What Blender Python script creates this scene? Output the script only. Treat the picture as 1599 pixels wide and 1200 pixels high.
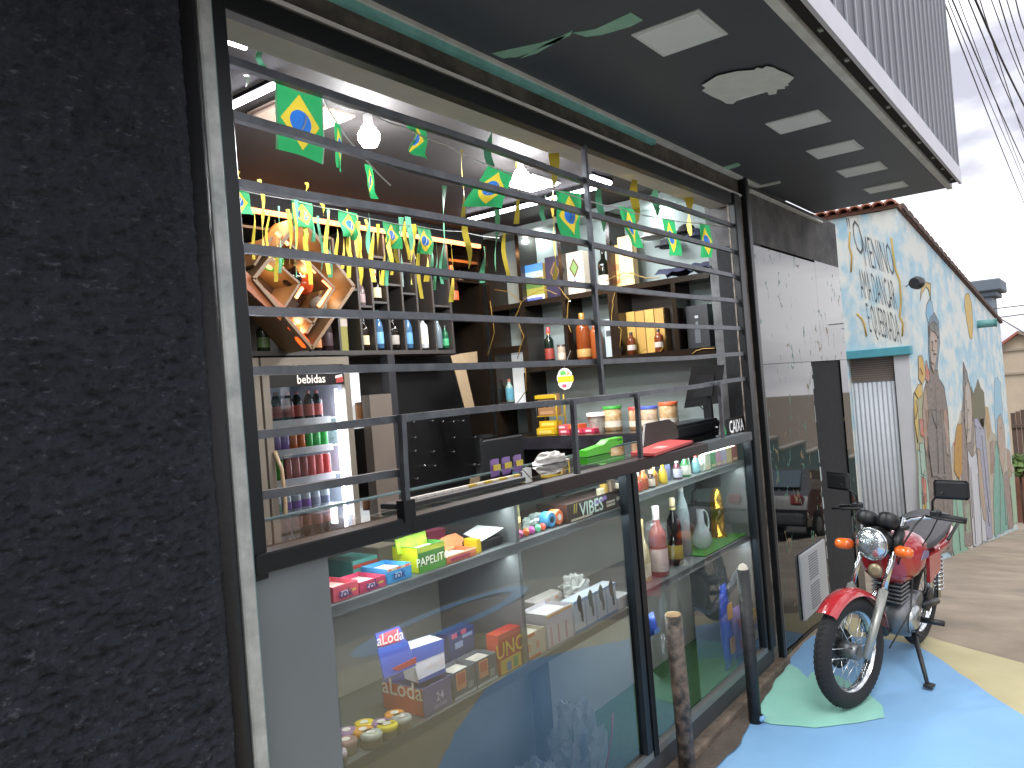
import bpy, math, random
from mathutils import Vector, Matrix, noise
R_ = math.radians
rnd = random.Random(7)
for o in list(bpy.data.objects): bpy.data.objects.remove(o)
S = bpy.context.scene
COL = S.collection
# ------------------------------------------------------------------ camera
FPX, CXP, CYP = 1230.0, 799.5, 600.0
CR = Vector((0.59628324, -0.79882228, -0.07955661)); CU = Vector((0.03970647, -0.06963289, 0.99678215)); CF = Vector((0.80179155, 0.59752341, 0.00980251))
CC = Vector((0, -1.60738886, 1.7))
cam = bpy.data.cameras.new('camera'); camo = bpy.data.objects.new('camera', cam); COL.objects.link(camo)
cam.lens = 36 * FPX / 1599; cam.sensor_width = 36; cam.clip_end = 800; cam.clip_start = .05
camo.matrix_world = Matrix(((CR.x, CU.x, -CF.x, CC.x), (CR.y, CU.y, -CF.y, CC.y), (CR.z, CU.z, -CF.z, CC.z), (0, 0, 0, 1)))
S.camera = camo
# ------------------------------------------------------------------ sky, sun, exposure
W = bpy.data.worlds.new('World'); S.world = W; W.use_nodes = True
nt = W.node_tree; N = nt.nodes; L = nt.links
bg = N['Background']
sky = N.new('ShaderNodeTexSky'); sky.sky_type = 'NISHITA'; sky.sun_disc = False
SUN_EL, SUN_AZ = 52, 205   # azimuth of the sun measured from +X counter-clockwise
sky.sun_elevation = R_(SUN_EL); sky.sun_rotation = R_(90 - SUN_AZ); sky.dust_density = 3.0; sky.air_density = 1.0
hs = N.new('ShaderNodeHueSaturation'); hs.inputs['Saturation'].default_value = .3; L.new(sky.outputs[0], hs.inputs['Color'])
tc = N.new('ShaderNodeTexCoord'); mp = N.new('ShaderNodeMapping'); mp.inputs['Scale'].default_value = (1.2, 1.2, 3.2); L.new(tc.outputs['Generated'], mp.inputs[0])
ns = N.new('ShaderNodeTexNoise'); ns.inputs['Scale'].default_value = 2.1; ns.inputs['Detail'].default_value = 6; ns.inputs['Roughness'].default_value = .5; L.new(mp.outputs[0], ns.inputs[0])
rp = N.new('ShaderNodeValToRGB'); rp.color_ramp.elements[0].position = .40; rp.color_ramp.elements[0].color = (3.6, 3.6, 4.3, 1)
rp.color_ramp.elements[1].position = .60; rp.color_ramp.elements[1].color = (13, 12.9, 13.2, 1); L.new(ns.outputs[0], rp.inputs[0])
mx = N.new('ShaderNodeMixRGB'); mx.inputs[0].default_value = .82; L.new(hs.outputs[0], mx.inputs[1]); L.new(rp.outputs[0], mx.inputs[2])
L.new(mx.outputs[0], bg.inputs[0]); bg.inputs[1].default_value = .12
sun = bpy.data.lights.new('sun', 'SUN'); sun.energy = 1.2; sun.angle = R_(25); sun.color = (1, .98, .95)
suno = bpy.data.objects.new('sun', sun); COL.objects.link(suno)
sd = Vector((math.cos(R_(SUN_EL)) * math.cos(R_(SUN_AZ)), math.cos(R_(SUN_EL)) * math.sin(R_(SUN_AZ)), math.sin(R_(SUN_EL))))
suno.rotation_euler = sd.to_track_quat('Z', 'Y').to_euler()
S.view_settings.view_transform = 'Standard'; S.view_settings.look = 'None'; S.view_settings.gamma = 1; S.view_settings.exposure = .7
S.render.engine = 'CYCLES'
S.cycles.max_bounces = 8; S.cycles.transparent_max_bounces = 12
# ------------------------------------------------------------------ helpers
def ray(x, y): return CR * ((x - CXP) / FPX) - CU * ((y - CYP) / FPX) + CF
def oY(x, y, Y=0.0): d = ray(x, y); return CC + d * ((Y - CC.y) / d.y)
def oX(x, y, X): d = ray(x, y); return CC + d * ((X - CC.x) / d.x)
def oZ(x, y, Z=0.0): d = ray(x, y); return CC + d * ((Z - CC.z) / d.z)
def s2l(c):
    if isinstance(c, str): c = [int(c[i:i + 2], 16) / 255 for i in (0, 2, 4)]; c = [v / 12.92 if v <= .04045 else ((v + .055) / 1.055) ** 2.4 for v in c]
    return tuple(c) + (1,)
MATS = {}
def M(name, col=None, rough=.5, metal=0, var=0, vs=8, bump=0, bs=60, col2=None, emit=0, spec=.5, ior=None, coat=0, vdist=.5):
    """procedural material: base colour with a noise variation towards col2, optional bump"""
    if name in MATS: return MATS[name]
    m = bpy.data.materials.new(name); m.use_nodes = True; t = m.node_tree; b = t.nodes['Principled BSDF']
    c = s2l(col); b.inputs['Base Color'].default_value = c; b.inputs['Roughness'].default_value = rough; b.inputs['Metallic'].default_value = metal
    b.inputs['Specular IOR Level'].default_value = spec
    if ior: b.inputs['IOR'].default_value = ior
    if coat: b.inputs['Coat Weight'].default_value = coat; b.inputs['Coat Roughness'].default_value = .05
    if emit: b.inputs['Emission Color'].default_value = c; b.inputs['Emission Strength'].default_value = emit
    if var or bump:
        tcn = t.nodes.new('ShaderNodeTexCoord')
    if var:
        n = t.nodes.new('ShaderNodeTexNoise'); n.inputs['Scale'].default_value = vs; n.inputs['Detail'].default_value = 7; n.inputs['Roughness'].default_value = .62
        t.links.new(tcn.outputs['Object'], n.inputs[0])
        r = t.nodes.new('ShaderNodeValToRGB'); r.color_ramp.elements[0].position = vdist - .17; r.color_ramp.elements[1].position = vdist + .17
        c2 = s2l(col2) if col2 else tuple(v * .55 for v in c[:3]) + (1,)
        r.color_ramp.elements[0].color = tuple(c[i] * (1 - var) + c2[i] * var for i in range(3)) + (1,); r.color_ramp.elements[1].color = c
        t.links.new(n.outputs[0], r.inputs[0]); t.links.new(r.outputs[0], b.inputs['Base Color'])
    if bump:
        n2 = t.nodes.new('ShaderNodeTexNoise'); n2.inputs['Scale'].default_value = bs; n2.inputs['Detail'].default_value = 5; t.links.new(tcn.outputs['Object'], n2.inputs[0])
        bp = t.nodes.new('ShaderNodeBump'); bp.inputs['Strength'].default_value = bump; bp.inputs['Distance'].default_value = .01
        t.links.new(n2.outputs[0], bp.inputs['Height']); t.links.new(bp.outputs[0], b.inputs['Normal'])
    MATS[name] = m; return m
def C(hexc, rough=.45, **k): return M('c_%s_%d_%s' % (hexc, int(rough * 100), '_'.join(sorted(k))), hexc, rough, **k)
class MB:
    def __init__(s): s.v = []; s.f = []; s.sm = []
    def add(s, vs, fs, smooth=False):
        o = len(s.v); s.v += [Vector(p) for p in vs]; s.f += [tuple(i + o for i in f) for f in fs]; s.sm += [smooth] * len(fs); return s
    def box(s, a, b, bev=0):
        x0, y0, z0 = (min(a[i], b[i]) for i in range(3)); x1, y1, z1 = (max(a[i], b[i]) for i in range(3))
        if not bev:
            return s.add([(x0, y0, z0), (x1, y0, z0), (x1, y1, z0), (x0, y1, z0), (x0, y0, z1), (x1, y0, z1), (x1, y1, z1), (x0, y1, z1)],
                         [(0, 3, 2, 1), (4, 5, 6, 7), (0, 1, 5, 4), (1, 2, 6, 5), (2, 3, 7, 6), (3, 0, 4, 7)])
        e = min(bev, (x1 - x0) / 2.01, (y1 - y0) / 2.01, (z1 - z0) / 2.01)
        def ring(i, z): return [(x0 + i + (e if i == 0 else 0) * 0, y0 + i, z)]
        def oct(i, z):
            q = e
            return [(x0 + i + q, y0 + i, z), (x1 - i - q, y0 + i, z), (x1 - i, y0 + i + q, z), (x1 - i, y1 - i - q, z), (x1 - i - q, y1 - i, z), (x0 + i + q, y1 - i, z), (x0 + i, y1 - i - q, z), (x0 + i, y0 + i + q, z)]
        V = oct(e * .7, z0) + oct(0, z0 + e) + oct(0, z1 - e) + oct(e * .7, z1)
        F = [tuple(range(7, -1, -1)), tuple(range(24, 32))]
        for k in range(3):
            for j in range(8): F.append((k * 8 + j, k * 8 + (j + 1) % 8, k * 8 + 8 + (j + 1) % 8, k * 8 + 8 + j))
        return s.add(V, F)
    def hexa(s, q, d):
        """polygon q (3D points) extruded by vector d"""
        n = len(q); q = [Vector(p) for p in q]; d = Vector(d)
        return s.add(q + [p + d for p in q], [tuple(range(n - 1, -1, -1)), tuple(range(n, 2 * n))] + [(i, (i + 1) % n, n + (i + 1) % n, n + i) for i in range(n)])
    def poly(s, q): return s.add(q, [tuple(range(len(q)))])
    def lathe(s, prof, c=(0, 0, 0), n=16, axis=None, smooth=True):
        V = []; F = []
        Q = Vector((0, 0, 1)).rotation_difference(Vector(axis).normalized()) if axis else None
        for r, z in prof:
            for k in range(n):
                a = 2 * math.pi * k / n; p = Vector((r * math.cos(a), r * math.sin(a), z))
                if Q: p = Q @ p
                V.append(p + Vector(c))
        m = len(prof)
        for i in range(m - 1):
            for k in range(n): F.append((i * n + k, i * n + (k + 1) % n, (i + 1) * n + (k + 1) % n, (i + 1) * n + k))
        s.add(V, F, smooth)
        s.add([V[k] for k in range(n)], [tuple(range(n - 1, -1, -1))]); s.add([V[(m - 1) * n + k] for k in range(n)], [tuple(range(n))])
        return s
    def tube(s, path, r, n=8, smooth=True, closed=False):
        P = [Vector(p) for p in path]; m = len(P); V = []; F = []; up = None
        rr = r if isinstance(r, (list, tuple)) else [r] * m
        for i, p in enumerate(P):
            if closed: t = P[(i + 1) % m] - P[i - 1]
            else: t = P[min(i + 1, m - 1)] - P[max(i - 1, 0)]
            t.normalize()
            if up is None: up = Vector((0, 0, 1)) if abs(t.z) < .9 else Vector((1, 0, 0))
            a = t.cross(up).normalized(); b = a.cross(t).normalized(); up = b
            for k in range(n):
                an = 2 * math.pi * (k + .5) / n; V.append(p + a * (rr[i] * math.cos(an)) + b * (rr[i] * math.sin(an)))
        for i in range(m if closed else m - 1):
            j = (i + 1) % m
            for k in range(n): F.append((i * n + k, i * n + (k + 1) % n, j * n + (k + 1) % n, j * n + k))
        if not closed: F += [tuple(range(n - 1, -1, -1)), tuple((m - 1) * n + k for k in range(n))]
        return s.add(V, F, smooth)
    def torus(s, c, R, r, axis=(0, 1, 0), n=28, m=10, a0=0, a1=360):
        Q = Vector((0, 0, 1)).rotation_difference(Vector(axis).normalized()); full = a1 - a0 >= 360
        pts = [Vector(c) + Q @ Vector((R * math.cos(R_(a0 + (a1 - a0) * k / n)), R * math.sin(R_(a0 + (a1 - a0) * k / n)), 0)) for k in range(n if full else n + 1)]
        return s.tube(pts, r, m, True, full)
    def xf(s, mat): s.v = [mat @ p for p in s.v]; return s
def link(name, mesh, parent=None):
    o = bpy.data.objects.new(name, mesh); COL.objects.link(o)
    if parent is not None: o.parent = parent
    return o
def build(name, mb, mat, parent=None, off=None):
    me = bpy.data.meshes.new(name); off = Vector(off) if off is not None else None
    if off is None and parent is not None:
        off = Vector(parent.get('_w', (0, 0, 0)))
    vs = [tuple(p - off) if off else tuple(p) for p in mb.v]
    me.from_pydata(vs, [], mb.f); me.polygons.foreach_set('use_smooth', mb.sm); me.materials.append(mat); me.update()
    o = link(name, me, parent); o['_w'] = tuple(off) if off else (0., 0., 0.)
    return o
def tag(o, label, cat, group=None, kind=None):
    if label: o['label'] = label
    if cat: o['category'] = cat
    if group: o['group'] = group
    if kind: o['kind'] = kind
    return o
def thing(name, label, cat, loc=(0, 0, 0), group=None):
    """Empty at the thing's base; its parts are given in world coordinates"""
    e = bpy.data.objects.new(name, None); COL.objects.link(e); e.location = loc; e.empty_display_size = .05; e['_w'] = tuple(loc)
    return tag(e, label, cat, group)
def struct(name, mb, mat, label=None): return tag(build(name, mb, mat), label, None, None, 'structure')
FONT = None
def text(name, s, mat, parent, origin, ux, uy, size, depth=.0008, align='CENTER', shear=0, sx=1.0, bold=.012):
    """flat lettering as mesh: origin 3D, ux/uy unit vectors"""
    cu = bpy.data.curves.new('t', 'FONT'); cu.body = s; cu.size = 1; cu.align_x = align; cu.align_y = 'CENTER'; cu.shear = shear; cu.resolution_u = 2; cu.offset = bold
    to = bpy.data.objects.new('t', cu); COL.objects.link(to); bpy.context.view_layer.update()
    me = bpy.data.meshes.new_from_object(to.evaluated_get(bpy.context.evaluated_depsgraph_get())); bpy.data.objects.remove(to)
    ux = Vector(ux).normalized(); uy = Vector(uy).normalized(); nn = ux.cross(uy); off = Vector(parent.get('_w', (0, 0, 0)))
    for v in me.vertices: v.co = Vector(origin) + ux * (v.co.x * size * sx) + uy * (v.co.y * size) + nn * depth - off
    me.materials.clear(); me.materials.append(mat); o = link(name, me, parent); o['_w'] = tuple(off); return o
_u = 'first second third fourth fifth sixth seventh eighth ninth tenth eleventh twelfth thirteenth fourteenth fifteenth sixteenth seventeenth eighteenth nineteenth'.split()
ORD = _u + [w if k == 0 else c_ + '-' + _u[k - 1] for w, c_ in (('twentieth', 'twenty'), ('thirtieth', 'thirty'), ('fortieth', 'forty')) for k in range(10)]
def G(x):
    """ground height: level in front of the shop, then falling away down the street"""
    if x < 4.8: return 0.0
    t = min(x, 60.0)
    if t < 6.2: return -.15 * (t - 4.8) ** 2 / 2.8
    return -.15 * (t - 5.5)
EX, EY, EZ = Vector((1, 0, 0)), Vector((0, 1, 0)), Vector((0, 0, 1))
# ================================================================== SETTING: ground, road
m_conc = M('pavement_concrete', '9a8d7c', .9, var=.8, vs=1.6, col2='6f6659', bump=.25, bs=45)
m_road = M('asphalt', '4a4846', .92, var=.6, vs=2.5, col2='363432', bump=.4, bs=90)
xs = [-30, -10, -2, 0, 1, 2, 3, 4, 4.8] + [4.8 + .1 * i for i in range(1, 17)] + [8, 13, 16, 20, 26, 32, 40, 50, 60, 90, 150, 300]
yp = [(200, 0), (30, 0), (6, 0), (0, 0), (-2.9, -.03), (-2.93, -.16), (-9.3, -.16), (-9.33, -.03), (-14, 0), (-60, 0), (-200, 0)]
b = MB(); n = len(yp)
b.add([(x, y, G(x) + z) for x in xs for y, z in yp], [(i * n + j, i * n + j + 1, (i + 1) * n + j + 1, (i + 1) * n + j) for i in range(len(xs) - 1) for j in range(n - 1)])
struct('ground', b, m_conc)
b = MB(); b.add([(x, y, G(x) - .156) for x in xs for y in (-2.95, -9.28)], [(2 * i, 2 * i + 1, 2 * i + 3, 2 * i + 2) for i in range(len(xs) - 1)])
struct('road', b, m_road)
# painted pavement sheets, traced on the ground, each 4 mm above the one below
def sheet(name, pts, z, mat, label=None, wob=.012):
    q = []
    for i, p in enumerate(pts):
        a = Vector(p); c = Vector(pts[(i + 1) % len(pts)]); k = max(1, int((c - a).length / .06)); nn = Vector((-(c - a).y, (c - a).x)).normalized()
        for j in range(k): t = a.lerp(c, j / k); w = noise.noise(Vector((t.x * 6, t.y * 6, 3.1))) * wob; q.append((t + nn * w))
    bb = MB(); bb.poly([(p.x, p.y, z + G(p.x) - max(0, -p.y) * .0103) for p in q])
    from mathutils.geometry import tessellate_polygon
    tri = tessellate_polygon([bb.v]); bb.f = [tuple(t) for t in tri]; bb.sm = [False] * len(tri)
    bb.f = [t if (bb.v[t[1]] - bb.v[t[0]]).cross(bb.v[t[2]] - bb.v[t[0]]).z > 0 else t[::-1] for t in bb.f]
    import bmesh
    bm = bmesh.new(); vv = [bm.verts.new(p) for p in bb.v]
    for t in bb.f:
        try: bm.faces.new([vv[i] for i in t])
        except ValueError: pass
    for _ in range(5):
        es = [e for e in bm.edges if e.calc_length() > .16]
        if not es: break
        bmesh.ops.subdivide_edges(bm, edges=es, cuts=1); bmesh.ops.triangulate(bm, faces=bm.faces[:])
    for v in bm.verts: v.co.z = z + G(v.co.x) - max(0, -v.co.y) * .0103
    bm.verts.index_update(); bb.v = [v.co.copy() for v in bm.verts]; bb.f = [tuple(v.index for v in f.verts) for f in bm.faces]; bb.sm = [False] * len(bb.f); bm.free()
    return struct(name, bb, mat, label)
m_blue = M('blue_floor_paint', '7da9cf', .62, var=.4, vs=1.3, col2='6391bd', bump=.12, bs=40)
m_yel = M('yellow_floor_paint', 'b9b08a', .7, var=.5, vs=3, col2='a09772', bump=.12, bs=40)
m_sea = M('seafoam_floor_paint', '92c8ba', .6, var=.5, vs=3, col2='74b5a6', bump=.12, bs=40)
def zp(*P): return [oZ(x, y).xy for x, y in P]
yel = [(5.75, -.03), (5.55, -.45), (5.32, -.75), (5.1, -1.15), (4.7, -1.7), (4.2, -2.25), (3.2, -2.5), (2.2, -2.0), (1.6, -1.2), (1.2, -.7), (1.0, -.12), (2.0, -.08), (4.6, -.03)]
sheet('painted_pavement_yellow', yel, .004, m_yel)
blue = zp((1104, 1200), (1128, 1166), (1156, 1143), (1178, 1128)) + [Vector((4.3, -.06)), Vector((4.62, -.03)), Vector((5.1, -.03)), Vector((5.22, -.4))] + zp((1432, 1006), (1500, 1052), (1599, 1117)) + [Vector(p) for p in [(4.0, -1.4), (3.5, -1.36), (3.0, -1.15), (2.6, -.93), (2.2, -.98), (1.9, -.8), (2.0, -.35), (2.6, -.17)]]
sheet('painted_pavement_blue', blue, .008, m_blue)
sea = zp((1226, 1036), (1245, 1046), (1262, 1062), (1268, 1052), (1310, 1058), (1350, 1080), (1378, 1104), (1382, 1122), (1340, 1131), (1272, 1139), (1206, 1134), (1170, 1124), (1158, 1112), (1176, 1092), (1196, 1068))
sheet('painted_pavement_seafoam', sea, .012, m_sea, wob=.006)
# blue ring painted further out on the pavement (seen in the shop glass)
ring = [(4.75 + .95 * math.cos(a) * (1 if a < math.pi * 2 else 0), -2.62 + .25 * math.sin(a)) for a in [i * math.pi / 16 for i in range(32)]]
b = MB(); k = 36
for rr in ((1.0, .26), (.78, .17)):
    b.v += [Vector((4.6 + rr[0] * math.cos(2 * math.pi * i / k), -2.6 + rr[1] * math.sin(2 * math.pi * i / k), .004 - .027)) for i in range(k)]
b.f = [(i, (i + 1) % k, k + (i + 1) % k, k + i) for i in range(k)]; b.sm = [False] * k
struct('painted_pavement_ring', b, m_blue)
# dark damp dirt along the foot of the shop front
m_dirt = M('dirty_cement', '5a5048', .95, var=.7, vs=9, col2='39332e', bump=.5, bs=40)
sheet('cement_apron', [(2.0, -.02), (4.55, -.02), (4.6, -.05), (4.2, -.08), (3.75, -.13), (3.45, -.17), (3.1, -.16), (2.6, -.15), (2.0, -.2)], .016, m_dirt, wob=.02)
# ================================================================== SHOP BUILDING
shop = thing('shop_building', 'black stucco corner shop with dark canopy over its barred front', 'building', (0.6, 0, 0))
# rough black stucco wall, really displaced
m_st = M('black_stucco', '1f222a', .82, var=.6, vs=14, col2='31353f', bump=1.0, bs=75, spec=.35)
t = m_st.node_tree; bs_ = t.nodes['Principled BSDF']
tcn = t.nodes.new('ShaderNodeTexCoord'); nz = t.nodes.new('ShaderNodeTexNoise'); nz.inputs['Scale'].default_value = 58; nz.inputs['Detail'].default_value = 3; nz.inputs['Roughness'].default_value = .75
mpn = t.nodes.new('ShaderNodeMapping'); mpn.inputs['Scale'].default_value = (.55, 1, 1.3); t.links.new(tcn.outputs['Object'], mpn.inputs[0]); t.links.new(mpn.outputs[0], nz.inputs[0])
rr = t.nodes.new('ShaderNodeValToRGB'); rr.color_ramp.elements[0].position = .60; rr.color_ramp.elements[1].position = .68; rr.color_ramp.elements[1].color = (.5, .5, .5, 1); t.links.new(nz.outputs[0], rr.inputs[0])
mixn = t.nodes.new('ShaderNodeMixRGB'); mixn.inputs[2].default_value = (.10, .107, .13, 1)  # bluish specks: pale flecks plus highlights of the relief put into the colour
prev = bs_.inputs['Base Color'].links[0].from_socket; t.links.new(prev, mixn.inputs[1]); t.links.new(rr.outputs[0], mixn.inputs[0]); t.links.new(mixn.outputs[0], bs_.inputs['Base Color'])
b = MB(); x0, x1, z0, z1 = .25, 1.0, .2, 3.1; nx, nz_ = 150, 520; V = []
for i in range(nz_ + 1):
    for j in range(nx + 1):
        x = x0 + (x1 - x0) * j / nx; z = z0 + (z1 - z0) * i / nz_
        h = .009 * noise.noise(Vector((x * 26, 0, z * 34))) + .0125 * noise.noise(Vector((x * 48, 7, z * 85))) + .007 * noise.noise(Vector((x * 120, 5, z * 150)))
        e = max(0, (x - .945) / .055); h *= 1 - e * .8
        V.append((x, -.055 - h + .03 * e * e, z))
b.add(V, [(i * (nx + 1) + j, i * (nx + 1) + j + 1, (i + 1) * (nx + 1) + j + 1, (i + 1) * (nx + 1) + j) for i in range(nz_) for j in range(nx)], True)
build('stucco_wall', b, m_st, shop)
m_blk = M('black_smooth_plaster', '121418', .6, var=.4, vs=20, bump=.25, bs=60)
b = MB(); b.box((-2.5, -.05, 0), (.26, .2, 3.3)); b.box((.24, -.02, 0), (1.0, .2, 3.3)); b.tube([(1.012, -.012, 0), (1.012, -.012, 2.83)], .03, 12); build('wall_core', b, m_blk, shop)
# lintel: raw concrete with pale line, teal trim, white moulding, wall thickness underside
m_lin = M('raw_concrete', '6a665f', .95, var=.9, vs=7, col2='2a2a26', bump=.6, bs=35)
m_wht = M('dirty_white_trim', 'd6d9d7', .7, var=.5, vs=10, col2='a2a49e')
m_teal = M('teal_trim', '84c6c2', .6, var=.5, vs=9, col2='406f6f')
b = MB(); b.box((1.0, .0, 2.735), (4.66, .2, 2.9)); build('lintel', b, m_lin, shop)
b = MB(); b.box((1.0, -.018, 2.722), (4.5, .05, 2.7345)); build('lintel_edge', b, m_wht, shop)
b = MB(); b.box((1.05, .052, 2.70), (4.56, .2, 2.7345)); build('lintel_underside', b, M('pale_plaster', 'c2bfb8', .8, var=.4, vs=5, col2='a3a19c'), shop)
b = MB(); b.box((1.0, -.022, 2.80), (3.4, .01, 2.822)); build('teal_strip', b, m_teal, shop)
b = MB(); b.box((1.0, -.034, 2.8225), (4.82, .01, 2.8355)); b.box((4.8, -.15, 2.8225), (4.815, .01, 2.835)); b.box((4.66, -.02, 2.78), (6.2, .005, 2.793)); build('moulding', b, m_wht, shop)
# right: grey cement above the granite, granite tiles, missing tile patch
m_cem = M('smeared_cement', '6b6a69', .9, var=.85, vs=5, col2='35373a', bump=.35, bs=25)
build('end_wall', MB().box((6.44, .201, -.5), (6.64, 5.0, 2.83)), m_cem, shop)
b = MB(); b.box((4.60, .004, 2.48), (6.64, .2, 2.83)); build('cement_band', b, m_cem, shop)
m_gr = M('black_veined_granite', '0c0d0f', .03, spec=.55, ior=1.5)
t = m_gr.node_tree; bs_ = t.nodes['Principled BSDF']; tcn = t.nodes.new('ShaderNodeTexCoord')
def vein(scale, rot, col, thr, mixin, fac=1):
    mpn = t.nodes.new('ShaderNodeMapping'); mpn.inputs['Rotation'].default_value = rot; mpn.inputs['Scale'].default_value = (1, 1, .55); t.links.new(tcn.outputs['Object'], mpn.inputs[0])
    nz = t.nodes.new('ShaderNodeTexNoise'); nz.inputs['Scale'].default_value = scale; nz.inputs['Detail'].default_value = 4; t.links.new(mpn.outputs[0], nz.inputs[0])
    ad = t.nodes.new('ShaderNodeMath'); ad.operation = 'SUBTRACT'; ad.inputs[1].default_value = .5; t.links.new(nz.outputs[0], ad.inputs[0])
    ab = t.nodes.new('ShaderNodeMath'); ab.operation = 'ABSOLUTE'; t.links.new(ad.outputs[0], ab.inputs[0])
    lt = t.nodes.new('ShaderNodeMath'); lt.operation = 'LESS_THAN'; lt.inputs[1].default_value = thr; t.links.new(ab.outputs[0], lt.inputs[0])
    n3 = t.nodes.new('ShaderNodeTexNoise'); n3.inputs['Scale'].default_value = scale * 2.3; t.links.new(mpn.outputs[0], n3.inputs[0])
    gt = t.nodes.new('ShaderNodeMath'); gt.operation = 'GREATER_THAN'; gt.inputs[1].default_value = .58; t.links.new(n3.outputs[0], gt.inputs[0])
    mu = t.nodes.new('ShaderNodeMath'); mu.operation = 'MULTIPLY'; t.links.new(lt.outputs[0], mu.inputs[0]); t.links.new(gt.outputs[0], mu.inputs[1])
    mi = t.nodes.new('ShaderNodeMixRGB'); mi.inputs[2].default_value = s2l(col); t.links.new(mu.outputs[0], mi.inputs[0])
    if mixin: t.links.new(mixin, mi.inputs[1])
    else: mi.inputs[1].default_value = s2l('0c0d0f')
    return mi.outputs[0], mu.outputs[0]
v1, f1 = vein(3.2, (0, .6, 0), '6f5c3c', .009, None); v2, f2 = vein(5.5, (0, -.5, .3), '2f6a54', .010, v1)
t.links.new(v2, bs_.inputs['Base Color'])
mxx = t.nodes.new('ShaderNodeMath'); mxx.operation = 'MAXIMUM'; t.links.new(f1, mxx.inputs[0]); t.links.new(f2, mxx.inputs[1])
ml = t.nodes.new('ShaderNodeMath'); ml.operation = 'MULTIPLY_ADD'; ml.inputs[1].default_value = .45; ml.inputs[2].default_value = .025; t.links.new(mxx.outputs[0], ml.inputs[0]); t.links.new(ml.outputs[0], bs_.inputs['Roughness'])
gb = MB().box((4.6, .012, -.4), (6.64, .2, 2.47)); gbo = build('granite_backing', gb, M('matte_black_mortar', '141618', .9, var=.5, vs=12, col2='22262a', bump=.3), shop)
for a, c in [((4.60, 1.745), (5.95, 2.462)), ((5.953, 1.745), (6.635, 2.478)), ((4.60, -.15), (5.655, 1.742)), ((6.43, -.3), (6.635, 1.742))]:
    build('granite_tile', MB().box((a[0], 0, a[1]), (c[0], .0115, c[1])), m_gr, shop)
m_dab = M('pale_adhesive', 'a9b4b6', .8)
b = MB(); z = .12
while z < 1.7:
    h = .06 + rnd.random() * .09; w = .02 + rnd.random() * .035; b.hexa([(5.657, .006, z), (5.657 + w, .006, z + .012), (5.657 + w * .9, .006, z + h - .012), (5.657, .006, z + h)], (0, .006, 0)); z += h + .012
build('adhesive_dabs', b, m_dab, shop)
# canopy: soffit, edge strip, dark gap with clips, white fascia, ribbed upper cladding
m_sof = M('soffit_black', '454b53', .5, var=.35, vs=2.5, col2='383d44')
can = build('canopy', MB().box((-1.5, -.868, 2.836), (6.06, .0, 2.9)), m_sof, shop)
build('soffit_edge', MB().box((-1.5, -.9, 2.826), (6.075, -.8685, 2.88)), m_wht, can)
build('gutter_gap', MB().box((-1.5, -.945, 2.85), (6.0, -.901, 2.9)), M('dark_gap', '1b1a19', .9), can)
m_fas = M('white_fascia', 'c6c6cf', .45, var=.2, vs=3)
build('fascia', MB().box((-1.5, -.962, 2.838), (6.02, -.9455, 2.938)), m_fas, can)
for i in range(9):
    x = 2.75 + i * .38 + rnd.random() * .1; build('clip', MB().box((x, -.935, 2.842), (x + .025, -.92, 2.8495)), C('8f958f', .4), can)
# peeled pale green paint on the soffit
m_peel = M('peeled_green_paint', '7fb39c', .7, var=.5, vs=14, col2='a6c8b6')
def soff(P): return [oZ(x, y, 2.834) for x, y in P]
for P in ([(768, 84), (790, 79), (842, 68), (868, 60), (884, 56), (872, 66), (846, 74), (828, 83), (806, 90), (796, 90), (786, 92)], [(895, 52), (930, 46), (985, 20), (1004, 32), (985, 42), (940, 55), (915, 58)], [(850, 70), (880, 55), (895, 48), (890, 56), (866, 68), (838, 84), (812, 92)], [(1120, 264), (1152, 255), (1157, 259), (1130, 268)]):
    q = soff(P); qq = MB().hexa(q, (0, 0, .0015)); build('peeled_paint', qq, m_peel, can)
ribw = build('cladding', MB().box((-1.5, -.93, 2.9385), (5.9, .2, 6.2)), M('cladding_back', '262a33', .45, var=.2, vs=3), shop)
m_rib = M('ribbed_metal_black', '31363f', .38, metal=.3)
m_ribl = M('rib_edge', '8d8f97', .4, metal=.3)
for i in range(34):
    x = .55 + i * .163
    o = build('slat', MB().box((x, -.945, 2.94), (x + .128, -.9305, 6.2)), m_rib, ribw)
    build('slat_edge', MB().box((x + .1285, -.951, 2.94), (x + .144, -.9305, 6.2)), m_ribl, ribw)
# inside shell
m_dkwall = M('charcoal_wall', '2a2a2c', .75, var=.3, vs=4)
m_ceil = M('dark_ceiling', '302d2d', .7, var=.2, vs=3)
build('ceiling', MB().box((.95, .2, 2.885), (4.95, 2.75, 2.95)), m_ceil, shop)
build('back_wall', MB().box((.9, 2.6, 0), (4.95, 2.75, 2.95)), m_dkwall, shop)
build('inner_left_wall', MB().box((.85, .205, 0), (1.02, 2.6, 2.9)), m_dkwall, shop)
build('floor', MB().box((.9, .032, .0), (4.95, 2.6, .06)), M('shop_floor', '6d6a66', .35, var=.3, vs=3), shop)
m_grey = M('grey_plaster', '8c908f', .85, var=.45, vs=4, col2='6d7070', bump=.2, bs=30)
build('side_wall', MB().box((4.85, .205, 0), (4.95, 2.6, 2.9)), m_grey, shop)
build('plaster_patch', MB().box((4.605, .012, .06), (4.848, .255, 2.88)), M('patched_plaster', '4a4b4c', .9, var=.8, vs=7, col2='6d6f70', bump=.4, bs=25), shop)
# concrete step and plinth
build('step', MB().box((1.0, -.06, -.02), (4.56, .0, .05), .012), M('worn_step', '77695c', .95, var=.9, vs=12, col2='453d36', bump=.7, bs=30), shop)
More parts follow.
